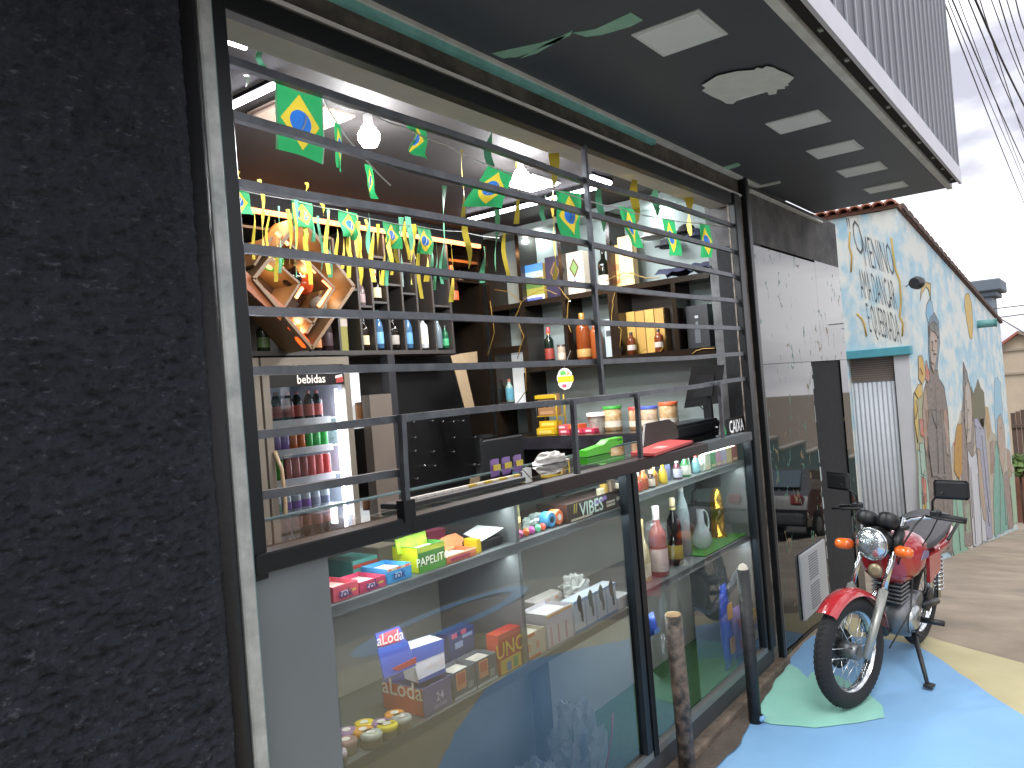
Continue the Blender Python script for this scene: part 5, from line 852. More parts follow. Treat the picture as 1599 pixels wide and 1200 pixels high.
for px, t0, t1, w, k, Y in sorted(RB):
    a, c = oY(px, t0, Y), oY(px + rnd.uniform(-1, 5), t1, Y); ww = (oY(px + w, t0, Y) - a).length / 2; n_ = 7; nm = {'y': 'yellow', 'g': 'green', 'w': 'white'}[k]
    lab = '%s ribbon hanging in the shop opening, %s %s from the left' % (nm, ORD[cnt[k]], nm) if tot[k] > 1 else 'short white curled ribbon near the upper left led tube'
    cnt[k] += 1; t_ = thing('ribbon', lab, 'ribbon', a, 'ribbons hanging from the bunting'); b = MB(); s = rnd.random() * 6
    V = []
    for i in range(n_ + 1):
        p_ = a.lerp(c, i / n_) + Vector((.004 * math.sin(i * .7 + s), .008 * math.sin(i * .8 + s * 2), 0)); tw = .9 * math.sin(i * .5 + s); d_ = Vector((math.cos(tw), math.sin(tw), 0)) * ww; V += [p_ - d_, p_ + d_]
    b.add(V, [(2 * i, 2 * i + 1, 2 * i + 3, 2 * i + 2) for i in range(n_)], True); build('strip', b, {'y': m_ry, 'g': m_rg, 'w': m_rw}[k], t_)
# ================================================================== canopy panel lights
m_pan = M('unlit_diffuser', 'e0e7e9', .45, var=.12, vs=6); m_tape = M('masking_paper', 'd2d8d4', .7, var=.3, vs=16)
for i, (x, w) in enumerate([(2.345, .24), (3.0, .23), (3.64, .22), (4.27, .225), (4.86, .225), (5.52, .2)]):
    t_ = thing('canopy_light', ['largest square panel light, nearest in the canopy soffit', 'square panel light with ragged masking paper around it', 'third square panel light from the near end of the canopy', 'fourth square panel light from the near end of the canopy', 'fifth square panel light, next to last in the canopy', 'smallest farthest square panel light in the canopy soffit'][i], 'light', (x + w / 2, -.575, 2.836), 'square lights in the canopy')
    build('diffuser', MB().box((x + .012, -.682, 2.829), (x + w - .012, -.47, 2.8355)), m_pan, t_); build('frame', MB().box((x, -.694, 2.8315), (x + .0115, -.458, 2.8358)).box((x + w - .0115, -.694, 2.8315), (x + w, -.458, 2.8358)).box((x + .0117, -.694, 2.8315), (x + w - .0117, -.6823, 2.8358)).box((x + .0117, -.4697, 2.8315), (x + w - .0117, -.458, 2.8358)), C('cfd5d6', .5), t_)
    if i == 1:
        q_ = [oZ(x_, y_, 2.8275) for x_, y_ in [(1096, 134), (1112, 124), (1120, 119), (1150, 112), (1178, 110), (1182, 106), (1190, 108), (1197, 104), (1208, 106), (1217, 111), (1230, 116), (1240, 122), (1232, 130), (1224, 133), (1226, 139), (1214, 140), (1212, 147), (1201, 149), (1197, 143), (1170, 150), (1158, 152), (1144, 163), (1134, 162), (1128, 158), (1112, 151), (1096, 142), (1102, 138)]]
        from mathutils.geometry import tessellate_polygon
        bq = MB(); bq.add(q_ + [p + EZ * .001 for p in q_], [tuple(t_3) for t_3 in tessellate_polygon([q_])] + [(k, (k + 1) % 27, 27 + (k + 1) % 27, 27 + k) for k in range(27)]); build('masking_paper', bq, m_tape, t_)
# ================================================================== louvred vent plate on the granite
vp = thing('vent_plate', 'white louvred metal vent plate on the black granite behind the motorcycle', 'vent', (5.29, -.01, .12)); m_vp = M('vent_white', 'b4b7b9', .45, var=.2, vs=5)
build('plate', MB().box((5.015, -.02, .115), (5.56, -.002, .525), .004), m_vp, vp)
for g_ in range(2):
    for k in range(10): zz = .145 + g_ * .19 + k * .0165; build('louvre', MB().hexa([(5.17, -.0205, zz), (5.36, -.0205, zz), (5.36, -.024, zz + .004), (5.17, -.024, zz + .004)], (0, .003, .003)), C('4a4e52', .5), vp)
# ================================================================== mural building next door
YM = .138
mb_ = thing('mural_building', 'low tiled building with sky blue street mural beyond the granite', 'building', (10.0, YM, G(10.0)))
m_mu = M('sky_mural_paint', 'b0c6ce', .75, var=.9, vs=2.6, col2='86b0c4', bump=.12, bs=25)
t = m_mu.node_tree; b_ = t.nodes['Principled BSDF']; tcn = t.nodes.new('ShaderNodeTexCoord'); nz = t.nodes.new('ShaderNodeTexNoise'); nz.inputs['Scale'].default_value = 4.5; nz.inputs['Detail'].default_value = 5; mpn = t.nodes.new('ShaderNodeMapping'); mpn.inputs['Location'].default_value = (3, 7, 1); mpn.inputs['Scale'].default_value = (.5, 1.6, .8); t.links.new(tcn.outputs['Object'], mpn.inputs[0]); t.links.new(mpn.outputs[0], nz.inputs[0])
r_ = t.nodes.new('ShaderNodeValToRGB'); r_.color_ramp.elements[0].position = .42; r_.color_ramp.elements[1].position = .58; t.links.new(nz.outputs[0], r_.inputs[0]); mi = t.nodes.new('ShaderNodeMixRGB'); mi.inputs[2].default_value = s2l('c9cdc8'); t.links.new(r_.outputs[0], mi.inputs[0]); t.links.new(b_.inputs['Base Color'].links[0].from_socket, mi.inputs[1]); t.links.new(mi.outputs[0], b_.inputs['Base Color'])
XM = 10.0
def ztop(x): return 3.455 - .099 * (x - XM)
XE = 21.1; zl = 1.82
b = MB(); q = [(XM, ztop(XM))] + [(x, ztop(x)) for x in (13, 17, XE)] + [(XE, G(XE) - .3)] + [(x, G(x) - .3) for x in (17, 13, XM)]
b.hexa([(x, YM, z) for x, z in q][::-1], (0, .16, 0)); build('mural_wall', b, m_mu, mb_)
b = MB().hexa([(XM, YM + .1605, zl), (XM, 1.6, zl), (XM, 1.6, 3.5), (XM, YM + .1605, 3.45)], (.16, 0, 0)); fw_ = build('front_wall', b, m_mu, mb_)
b = MB().box((XM, .80, G(XM) - .3), (XM + .16, 1.6, zl)); build('front_wall', b, m_mu, mb_)
build('jamb', MB().box((XM + .006, YM + .1605, G(XM) - .3), (XM + .35, YM + .165, zl)).box((XM - .002, YM, G(XM) - .3), (XM - .0005, YM + .16, zl)), M('white_jamb', 'b5b8bd', .7, var=.2, vs=3), mb_)
build('core', MB().box((XM + .4, YM + .1615, -4), (XE - .1, 6, 2.3)), m_dkwall, mb_)
build('lintel_beam', MB().box((XM - .06, YM - .03, zl - .055), (XM + .1, .85, zl + .045), .008), M('teal_lintel', '4a95a4', .6, var=.4, vs=8), mb_)
gt = build('gate', MB().box((XM + .1, YM + .166, G(XM) - .2), (XM + .115, .86, zl - .056)), C('a8adb2', .6), mb_)
m_cg = M('white_corrugated', 'bcc3c9', .5, var=.25, vs=5)
for i in range(10): y = .81 - i * .052; build('corrugation', MB().tube([(XM + .096, y, G(XM) - .15), (XM + .096, y, 1.47)], .021, 8), m_cg, gt)
m_lv = M('brown_louvre', '6f645c', .6)
for i in range(11): z = 1.49 + i * .026; build('louvre', MB().box((XM + .075, YM + .18, z), (XM + .099, .85, z + .017)), m_lv, gt)
build('gate_edge', MB().box((XM + .04, YM + .167, G(XM) - .3), (XM + .095, YM + .178, zl - .056)), C('1c1e20', .5), mb_)
# roof tiles: clay barrel tiles over the front, dark tile ends stepping down the mural wall
rf = build('roof', MB().hexa([(XM - .03, YM - .03, ztop(XM) + .008), (XM - .03, 6, ztop(XM) + .05), (XE + .05, 6, ztop(XE) + .05), (XE + .05, YM - .03, ztop(XE) + .008)], (0, 0, .04)), C('6a4a3e', .8), mb_)
m_cl = [M('clay_tile_%d' % i, c_, .8, var=.5, vs=18, col2='7a4a3c', bump=.3) for i, c_ in enumerate(('b07560', 'a2644f', 'ba8270'))]
for i in range(11):
    y = YM + .05 + i * .128; z = ztop(XM) + .035 + .002 * i; n_ = 8; b = MB()
    V = [(x, y + rr_ * math.cos(math.pi * k / n_), z + rr_ * .9 * math.sin(math.pi * k / n_) - .03 * (x - XM)) for rr_ in (.076, .056) for x in (XM - .09, XM + .4) for k in range(n_ + 1)]
    o_ = n_ + 1; F = [(k, k + 1, o_ + k + 1, o_ + k) for k in range(n_)] + [(2 * o_ + k, 3 * o_ + k, 3 * o_ + k + 1, 2 * o_ + k + 1) for k in range(n_)] + [(k, 2 * o_ + k, 2 * o_ + k + 1, k + 1) for k in range(n_)]
    b.add(V, F, False); build('roof_tile', b, m_cl[i % 3], rf)
m_dt = M('weathered_tile_end', '5b463e', .85, var=.6, vs=15, col2='3a2e2a')
for i in range(30):
    x = XM + .15 + i * .366; z = ztop(x) + .03; b = MB().hexa([(x, YM - .05, z), (x + .36, YM - .05, z - .055), (x + .35, YM - .05, z), (x + .24, YM - .05, z + .042), (x + .03, YM - .05, z + .063)], (0, .25, 0)); build('roof_tile', b, m_dt, rf)
# mural figures: flat print, thin sheets of paint on the wall
m_ink = M('mural_ink', '5f574f', .8, var=.8, vs=12, col2='8a857c')
def paint(name, P, col, k=1, par=None, wob=0, face='m', out=None, **kw):
    """hand-painted patch: wobbly outline traced on the wall, mottled paint, uneven ink line around it"""
    q0 = [oY(x, y, YM - .003 * k) for x, y in P]; q = []
    for i_, a in enumerate(q0):
        c_ = q0[(i_ + 1) % len(q0)]; m_ = max(1, int((c_ - a).length / .12))
        for j_ in range(m_): p_ = a.lerp(c_, j_ / m_); q.append(p_ + Vector((.05 * noise.noise(p_ * 2.3), 0, .05 * noise.noise(p_ * 2.3 + Vector((9, 0, 0))))))
    from mathutils.geometry import tessellate_polygon
    n_ = len(q); b = MB(); b.add(q + [p + EY * .0015 for p in q], [tuple(t_) for t_ in tessellate_polygon([q])] + [(x, (x + 1) % n_, n_ + (x + 1) % n_, n_ + x) for x in range(n_)])
    kw = kw or dict(var=.7, vs=6, vdist=.44, col2='a6aca8'); kw.setdefault('col2', '%02x%02x%02x' % tuple(int(int(col[x:x + 2], 16) * .72) for x in (0, 2, 4)))
    o = build(name, b, M('mural_%s_%s_%s' % (col, kw['col2'], kw['vs']), col, .75, **kw), mb_)
    if out is not False:
        r_ = [0.002 + .006 * abs(noise.noise(p * 3.1)) for p in q]; build('ink_line', MB().tube([p - EY * .001 for p in q] + [q[0] - EY * .001], r_ + [r_[0]], 4), m_ink, mb_)
    return o
def ink(P, w=.0055, k=6): build('ink_line', MB().tube([oY(x, y, YM - .003 * k) for x, y in P], w, 4), m_ink, mb_)
gn = dict(var=.9, vs=26, col2='3f4650')
paint('painted_backdrop', [(1486, 700), (1494, 668), (1501, 640), (1512, 648), (1524, 628), (1540, 636), (1549, 672), (1562, 690), (1574, 706), (1584, 735), (1589, 818), (1540, 842), (1490, 868)], '9c9282', .5, out=False, var=.95, vs=5, col2='b6ad9c')
paint('painted_backdrop', [(1427, 640), (1434, 600), (1443, 612), (1442, 700), (1450, 780), (1460, 866), (1444, 880), (1434, 760)], 'a08c6a', .5, out=False, var=.95, vs=7, col2='9aa88c')
for P, c_ in [([(1489, 690), (1496, 684), (1499, 712), (1493, 722)], 'b0583f'), ([(1523, 612), (1528, 600), (1532, 622), (1527, 634)], '7a6a34'), ([(1537, 640), (1543, 634), (1548, 668), (1543, 690)], 'a8844a'), ([(1545, 690), (1551, 684), (1553, 735), (1547, 742)], '8a6a58'), ([(1507, 790), (1514, 786), (1516, 830), (1509, 836)], '7d8a6c'), ([(1572, 700), (1578, 706), (1581, 745), (1575, 750)], '9a7a62'), ([(1490, 800), (1497, 796), (1500, 836), (1493, 842)], '86705e')]: paint('painted_patch', P, c_, 1.5, out=False)
paint('painted_hat', [(1447, 476), (1451, 469), (1455, 474), (1458, 492), (1455, 505), (1449, 506), (1446, 492)], '6fa4c4')
paint('painted_body', [(1452, 575), (1464, 575), (1466, 592), (1474, 606), (1480, 642), (1484, 700), (1488, 762), (1489, 812), (1487, 866), (1462, 862), (1457, 845), (1453, 800), (1449, 755), (1444, 695), (1441, 640), (1443, 606), (1449, 594)], '8f8178', var=.9, vs=16, col2='56504c')
paint('painted_sleeve', [(1441, 640), (1443, 608), (1447, 604), (1449, 640), (1450, 690), (1447, 712), (1444, 694)], '9a7660', 2); paint('painted_sleeve', [(1473, 640), (1478, 640), (1483, 690), (1482, 715), (1476, 705)], '94705c', 2)
paint('painted_hair', [(1449, 508), (1453, 494), (1459, 490), (1465, 503), (1467, 535), (1464, 575), (1452, 575), (1450, 545)], '5a6f80', 2)
paint('painted_face', [(1452, 520), (1456, 512), (1462, 514), (1464, 535), (1462, 556), (1458, 582), (1454, 572), (1452, 545)], 'a89080', 3)
paint('painted_fringe', [(1450, 512), (1456, 500), (1463, 508), (1465, 528), (1460, 520), (1454, 516), (1451, 525)], '4a4640', 4)
for P in ([(1454, 534), (1456, 533), (1456, 535)], [(1460, 532), (1462, 532), (1462, 534)], [(1457, 552), (1461, 551), (1461, 553)]): paint('painted_feature', P, '3d332e', 5)
paint('painted_chain', [(1451, 640), (1472, 640), (1478, 700), (1477, 745), (1456, 745), (1449, 700)], '8d8580', 3, var=.95, vs=40, col2='5a5652')
for P, c_ in [([(1434, 556), (1439, 556), (1444, 575), (1446, 590), (1440, 600), (1434, 590)], 'c49a3c'), ([(1433, 598), (1440, 600), (1440, 616), (1434, 622), (1428, 612)], 'c8a230'), ([(1427, 614), (1433, 622), (1434, 650), (1433, 690), (1429, 660)], 'c9a828'), ([(1446, 566), (1452, 590), (1450, 602), (1445, 592)], 'b85f46'), ([(1436, 655), (1443, 658), (1443, 682), (1437, 678)], 'b8604a'), ([(1435, 690), (1443, 690), (1446, 740), (1438, 740)], '8fae9a'), ([(1438, 745), (1445, 745), (1448, 785), (1441, 785)], 'b8604a'), ([(1440, 770), (1446, 772), (1448, 810), (1441, 808)], 'c9a828')]: paint('painted_foliage', P, c_, 2)
paint('painted_body', [(1500, 690), (1502, 640), (1505, 610), (1514, 600), (1519, 640), (1521, 690), (1518, 720), (1522, 760), (1520, 852), (1505, 850), (1503, 780)], '9a8c84', 1, var=.9, vs=14, col2='645c58')
paint('painted_hair', [(1504, 564), (1510, 582), (1514, 604), (1512, 640), (1506, 660), (1504, 610)], '55504e', 2)
paint('painted_face', [(1507, 604), (1512, 598), (1516, 615), (1518, 650), (1516, 690), (1510, 690), (1507, 660)], 'ac9a8c', 3)
paint('painted_dress', [(1511, 700), (1517, 712), (1524, 705), (1530, 760), (1537, 800), (1541, 846), (1520, 856), (1515, 780)], 'bcbcc2', 3)
paint('painted_figure', [(1521, 655), (1528, 650), (1536, 655), (1540, 700), (1545, 760), (1550, 838), (1542, 844), (1534, 800), (1526, 720)], 'a6a6b4', 2, var=.8, vs=15, col2='7c7c8c')
paint('painted_hair', [(1516, 604), (1520, 615), (1527, 594), (1531, 606), (1536, 612), (1539, 650), (1536, 672), (1526, 650), (1519, 660)], '585c5a', 2, var=.9, vs=30, col2='7c7038')
paint('painted_scarf', [(1526, 700), (1530, 702), (1536, 760), (1540, 812), (1536, 812), (1530, 770)], 'a88c74', 4)
for P in ([(1495, 665), (1502, 660), (1503, 740), (1497, 752), (1490, 735), (1490, 700)],): paint('painted_foliage', P, 'b8983a', 2, var=.9, vs=22, col2='9a5c44')
paint('painted_hat', [(1553, 596), (1557, 587), (1562, 596), (1566, 640), (1564, 690), (1556, 690), (1552, 640)], '86b2c8', 1)
paint('painted_face', [(1557, 655), (1562, 645), (1568, 665), (1570, 700), (1566, 740), (1561, 720), (1558, 690)], 'a88c78', 3)
paint('painted_coat', [(1554, 690), (1560, 705), (1566, 745), (1572, 800), (1574, 826), (1553, 838), (1551, 770)], '5f9a88', 2)
paint('painted_coat', [(1566, 745), (1572, 735), (1578, 770), (1582, 822), (1575, 826)], '8a6e64', 2); paint('painted_coat', [(1575, 735), (1584, 740), (1589, 815), (1583, 821), (1578, 770)], '92ae8c', 1)
paint('painted_grass', [(1488, 760), (1497, 745), (1503, 780), (1506, 850), (1514, 858), (1490, 869), (1487, 850)], '8db09c', 2, var=.7, vs=14, col2='6a8f7a')
paint('painted_grass', [(1432, 700), (1440, 705), (1449, 760), (1456, 840), (1462, 866), (1446, 880), (1436, 800)], '8db0a0', 1)
paint('painted_sun', [(1507, 462), (1512, 458), (1517, 475), (1519, 505), (1518, 530), (1514, 528), (1509, 500), (1506, 478)], 'c8a23c', 1)
for P in ([(1437, 470), (1439, 450), (1446, 440), (1453, 445), (1453, 470), (1450, 455), (1445, 447), (1440, 458)],): paint('painted_swirl', P, 'c0a044', 1)
for P in ([(1447, 640), (1450, 690), (1455, 745)], [(1462, 600), (1463, 660), (1466, 740)], [(1470, 640), (1473, 690), (1475, 740)], [(1458, 770), (1462, 810), (1466, 860)], [(1472, 760), (1475, 800), (1474, 862)], [(1481, 770), (1483, 800), (1480, 858)], [(1455, 640), (1458, 656), (1463, 668), (1469, 655), (1471, 640)], [(1457, 535), (1456, 547), (1459, 548)], [(1454, 566), (1459, 569)], [(1509, 625), (1511, 660), (1509, 700)], [(1516, 730), (1520, 790), (1524, 850)], [(1527, 740), (1532, 800), (1534, 850)], [(1533, 680), (1539, 740), (1545, 800)], [(1541, 790), (1545, 822)], [(1560, 700), (1562, 760), (1562, 830)], [(1568, 760), (1571, 820)], [(1492, 770), (1497, 820), (1500, 860)], [(1437, 575), (1441, 585)], [(1431, 625), (1433, 640), (1430, 655)], [(1562, 668), (1565, 668)], [(1523, 665), (1525, 668)], [(1530, 668), (1532, 670)], [(1511, 640), (1514, 640)], [(1510, 672), (1515, 670)], [(1444, 735), (1441, 770), (1446, 800)], [(1504, 780), (1508, 830)], [(1512, 720), (1516, 760), (1519, 810)], [(1578, 760), (1582, 810)]): ink(P)
# graffiti lettering on the front face
m_gk = C('55595c', .8)
up = Vector((0, .03, 1)); 
for s_, px, py, sz, sx in [('"O', 1338, 374, .62, .22), ('MENINO', 1372, 402, .56, .165), ('AMA DANCAR', 1371, 455, .52, .125), ('E QUEBRADA', 1380, 508, .52, .12)]:
    text('graffiti', s_, m_gk, mb_, oX(px, py, XM - .004), Vector((0, -1, -.55 if len(s_) > 2 else -.3)), Vector((0, .05, 1)), sz, sx=sx, bold=-.014, shear=-.22)
cdl = build('cedilla', MB().tube([oX(1389, 470, XM - .006), oX(1391, 476, XM - .006), oX(1388, 480, XM - .006)], .006, 5), m_gk, mb_)
m_dash = M('mustard_paint', 'b89a50', .8)
for P in ([(1327, 362), (1326, 385), (1330, 400), (1329, 425)], [(1392, 372), (1395, 400), (1398, 420), (1405, 440), (1407, 470), (1405, 495), (1410, 505), (1409, 525)], [(1338, 490), (1345, 497), (1349, 505), (1353, 525)]):
    build('paint_stroke', MB().tube([oX(x, y, XM - .003) for x, y in P], .011, 5), m_dash, mb_)
wlm = thing('wall_lamp', 'small black lamp on a thin arm fixed to the mural wall', 'lamp', oY(1425, 446, YM)); p0, p1 = oY(1416, 447, YM - .005), oY(1432, 442, YM - .2)
build('arm', MB().tube([p0, p0.lerp(p1, .6) + EZ * .03, p1], .008, 6), C('55585a'), wlm); build('head', MB().lathe([(.06, -.07), (.075, 0), (.06, .07), (.025, .1)], p1, 14, (1, -.3, .1)), C('23262a'), wlm)
sp = thing('drain_spout', 'short teal drain spout sticking out of the mural wall', 'spout', oY(1532, 508, YM)); p0 = oY(1526, 507, YM); build('pipe', MB().tube([p0 + EY * .1, p0 - EY * .3], .07, 10), C('5a8f8c'), sp); build('rim', MB().torus(p0 - EY * .3, .07, .012, (0, 1, 0), 16, 6), C('4a7f7c'), sp)
# ================================================================== beyond: chimney block, far house, fence, bushes
cpz = [oY(1518, 446, .5), oY(1555, 490, .5)]
wt = thing('water_tank', 'blue grey rooftop tank block behind the mural roof', 'tank', (31, 1.6, 2.0))
p0, p1 = oX(1523, 470, 30), oX(1552, 505, 30)
build('body', MB().box((30, p1.y, 1.2), (31.6, p0.y, oX(1540, 464, 30).z), .03), M('tank_blue_grey', '747f8c', .7, var=.3, vs=2), wt)
z_ = oX(1540, 464, 30).z; build('lid', MB().box((29.85, p1.y - .15, z_), (31.8, p0.y + .15, z_ + .17), .03).box((29.7, p1.y - .3, z_ + .17), (31.9, p0.y + .27, z_ + .55), .04), M('tank_lid', '5f6a76', .7), wt)
HX = 42.0
fh = thing('far_house', 'beige house with red metal roof at the far right down the street', 'house', (HX + 4, 0, G(HX)))
yA = oX(1566, 545, HX).y + 3; zE = oX(1568, 545, HX).z; rt = oX(1590, 517, HX); yR = oX(1599, 525, HX).y - 4
m_bg = M('beige_render', 'b0a390', .85, var=.3, vs=1.5)
build('wall', MB().hexa([(HX, yA, G(HX)), (HX, yR, G(HX)), (HX, yR, zE - 1.2), (HX, rt.y, rt.z - .15), (HX, yA, zE - 1.8)][::-1], (10, 0, 0)), m_bg, fh)
build('roof', MB().hexa([(HX - .4, yA, zE - 1.8), (HX - .4, rt.y, rt.z), (HX - .4, rt.y, rt.z - .12), (HX - .4, yA, zE - 1.95)], (10.8, 0, 0)), M('red_metal_roof', '9a5a4c', .6, var=.4, vs=2), fh); build('roof', MB().hexa([(HX - .3, rt.y - .001, rt.z - .02), (HX - .3, yR - .4, zE - 1.2), (HX - .3, yR - .4, zE - 1.35), (HX - .3, rt.y - .001, rt.z - .14)], (10.5, 0, 0)), M('grey_roof_edge', '857a70', .7), fh)
for py in (548, 585): zz = oX(1585, py, HX).z; build('ledge', MB().box((HX - .1, yR + .2, zz), (HX - .001, yA - .2, zz + .09)), C('8f8577', .8), fh)
FX = 26.0
fc = thing('wooden_fence', 'brown wooden plank fence beside the far end of the mural', 'fence', (FX, -.6, G(FX)))
f0, f1 = oX(1578, 650, FX), oX(1599, 650, FX); zt_ = oX(1588, 645, FX).z; zb_ = oX(1588, 716, FX).z
for i in range(12):
    y = f0.y - i * .12; build('plank', MB().box((FX, y - .11, zb_), (FX + .04, y, zt_ + .04 * (i % 3))), M('fence_brown_%d' % (i % 2), ['5a4a42', '665349'][i % 2], .85, var=.4, vs=6), fc)
for py in (668, 712): zz = oX(1590, py, FX).z; build('rail', MB().box((FX - .05, f1.y - 1.2, zz), (FX - .001, f0.y, zz + .09)), C('5a4c44', .85), fc)
build('base_wall', MB().box((FX - .15, f1.y - 1.5, G(FX) - .3), (FX + .2, f0.y + .1, zb_ - .001)), M('brick_base', '8a5f50', .9, var=.5, vs=5), fc)
def leaves(p, r, n, seed, sz):
    rr_ = random.Random(seed); b = MB()
    for i in range(n):
        d = Vector((rr_.gauss(0, 1), rr_.gauss(0, 1), rr_.gauss(0, 1))); d.normalize(); d *= rr_.random() ** .4 * (1 + .35 * noise.noise(d * 2 + Vector((seed, 0, 0)))); c_ = Vector(p) + Vector((d.x * r[0], d.y * r[1], d.z * r[2]))
        a = Vector((rr_.gauss(0, 1), rr_.gauss(0, 1), rr_.gauss(0, 1))).normalized(); e = a.orthogonal().normalized(); s = sz * (.6 + rr_.random() * .8)
        b.poly([c_ - a * s, c_ + e * s * .45, c_ + a * s, c_ - e * s * .45])
    return b
m_lf = [M('leaf_%d' % i, c_, .6, var=.6, vs=3, col2='2c3d1c') for i, c_ in enumerate(('4f6a34', '5f7a3a', '3f5a30'))]
def tree(x, y, h, r, seed, label, name='tree', cat='tree', group='trees across the street', dense=900, sz=.16):
    z0 = G(x); t_ = thing(name, label, cat, (x, y, z0), group)
    build('trunk', MB().tube([(x, y, z0 - .1), (x + .05, y, z0 + h * .3), (x, y + .1, z0 + h * .6)], [.14, .11, .06], 8), C('4f4034', .9), t_)
    for k in range(4): a = seed + k * 1.6; build('limb', MB().tube([(x, y, z0 + h * .35), (x + r * .5 * math.cos(a), y + r * .5 * math.sin(a), z0 + h * .7)], [.06, .025], 6), C('4f4034', .9), t_)
    build('crown', leaves((x, y, z0 + h * .68), (r, r, h * .36), dense, seed, sz), m_lf[seed % 3], t_)
b_ = thing('bush', 'low green bush at the foot of the wooden fence', 'bush', (25, -.3, G(25)))
bp0 = oX(1592, 728, 25); build('foliage', leaves(bp0, (.4, .5, .3), 380, 4, .1), m_lf[1], b_); build('stem', MB().tube([(25, bp0.y, G(25) - .05), (25, bp0.y, bp0.z)], .03, 6), C('4f4034', .9), b_)
b_ = thing('weed_clump', 'weeds growing along the bottom edge of the mural wall', 'weeds'); b_['kind'] = 'stuff'; b = MB()
for i in range(70):
    x = 11.2 + rnd.random() ** .7 * 9.7; h = .04 + rnd.random() * .1; y = YM - .01 - rnd.random() * .06; a = rnd.uniform(-.5, .5); b.poly([(x - .008, y, G(x)), (x + .008, y, G(x)), (x + a * h, y - .02, G(x) + h)])
bo = build('blades', b, m_lf[1], b_)
# ================================================================== the other side of the street (mirrored in granite and glass)
ow = thing('street_wall', 'long teal rendered wall across the street', 'wall', (30, -10, G(30)))
b = MB()
for x in range(8, 60, 4): b.hexa([(x, -10.6, G(x) - .3), (x + 4, -10.6, G(x + 4) - .3), (x + 4, -10.6, G(x) + 2.6), (x, -10.6, G(x) + 2.6)], (0, .25, 0))
build('panel', b, M('teal_render', '7f9a94', .8, var=.4, vs=1.2), ow); b = MB()
for x in range(8, 60, 4): b.box((x, -10.65, G(x) + 2.601), (x + 4, -10.3, G(x) + 2.7))
build('coping', b, C('b8b4a8', .8), ow)
for i, (x, y, h, r) in enumerate([(47, -22, 6.0, 2.4), (57, -23, 7.0, 2.8)]): tree(x, y, h, r, 3 + i, 'leafy street tree across the road, %s down the hill' % ORD[i], sz=.28, dense=1100)
for i, (x, w, h, c_) in enumerate([(-6, 7, 3.4, 'a8977c'), (2, 6, 3.0, '9aa0a0'), (26, 6, 3.2, 'a07a66'), (36, 7, 3.6, 'b0a08a')]):
    hs2 = thing('street_house', ['tan house across the street far left', 'grey house across the street facing the shop', 'brick red house across the street downhill', 'cream house across the street farthest downhill'][i], 'house', (x + w / 2, -18, G(x)), 'houses across the street'); z0 = G(x + w) - .2; zt = G(x) + h
    build('wall', MB().box((x, -20, z0), (x + w, -16, zt)), M('house_' + c_, c_, .85, var=.3, vs=1.2), hs2); build('roof', MB().hexa([(x - .3, -15.6, zt), (x - .3, -20.4, zt), (x - .3, -18, zt + 1.1)], (w + .6, 0, 0)), M('red_tile_far', '8a5444', .85, var=.5, vs=3), hs2)
    for k in range(2): wn = build('window', MB().box((x + w * (.25 + .4 * k), -15.97, zt - 1.9), (x + w * (.25 + .4 * k) + 1, -15.999, zt - .9)), C('d0ccc4', .6), hs2); build('pane', MB().box((x + w * (.25 + .4 * k) + .08, -15.955, zt - 1.82), (x + w * (.25 + .4 * k) + .92, -15.969, zt - .98)), C('2a3036', .1), wn)
    build('door', MB().box((x + w * .05, -15.97, z0), (x + w * .05 + .9, -15.999, zt - .9)), C('5a4030', .6), hs2)
# parked dark hatchback, seen only as a reflection
car = thing('parked_car', 'dark grey hatchback parked down the street, mirrored in the granite', 'car', (17.2, -3.9, G(17.2) - .155)); car.rotation_euler = (0, math.atan(.15), 0); car['_w'] = (0, 0, 0)
m_cp = M('dark_car_paint', '1f2226', .2, coat=1.0)
side = [(-1.85, .3), (-1.88, .62), (-1.8, .88), (-1.55, 1.02), (-1.2, 1.42), (.1, 1.46), (.75, 1.02), (1.7, .86), (1.9, .6), (1.88, .3)]
n_ = len(side); b = MB(); V = [(x, s * (.82 if z < 1.03 else .66), z) for s in (-1, 1) for x, z in side]; b.add(V, [tuple(range(n_)), tuple(range(2 * n_ - 1, n_ - 1, -1))] + [(i, n_ + i, n_ + (i + 1) % n_, (i + 1) % n_) for i in range(n_)]); build('body', b, m_cp, car)
build('rear_window', MB().hexa([(-1.565, -.6, 1.05), (-1.565, .6, 1.05), (-1.235, .55, 1.39), (-1.235, -.55, 1.39)], (-.012, 0, .006)), C('5f7078', .05), car); build('windscreen', MB().hexa([(.74, -.6, 1.05), (.74, .6, 1.05), (.14, .55, 1.42), (.14, -.55, 1.42)], (.012, 0, .008)), C('11161a', .05), car)
for s in (-1, 1):
    build('side_window', MB().hexa([(-1.3, s * .78, 1.06), (.6, s * .78, 1.06), (.05, s * .67, 1.40), (-1.1, s * .67, 1.40)], (0, s * .012, 0)), C('11161a', .05), car)
    for x in (-1.2, 1.25): w_ = build('wheel', MB().lathe([(.2, -.09), (.3, -.09), (.31, -.05), (.31, .05), (.3, .09), (.2, .09)], (x, s * .76, .3), 22, (0, 1, 0)), C('16171a', .8), car); build('rim', MB().lathe([(.19, 0), (.17, .01), (.05, .02)], (x, s * .76 + s * .085, .3), 14, (0, s, 0)), C('9aa0a4', .3, metal=.8), w_)
    build('tail_light', MB().box((-1.9, s * .62 - .12, .72), (-1.83, s * .62 + .12, .9), .02), C('8a2420', .2), car); build('headlight', MB().box((1.72, s * .6 - .15, .66), (1.9, s * .6 + .15, .8), .03), C('c8ccd0', .1), car)
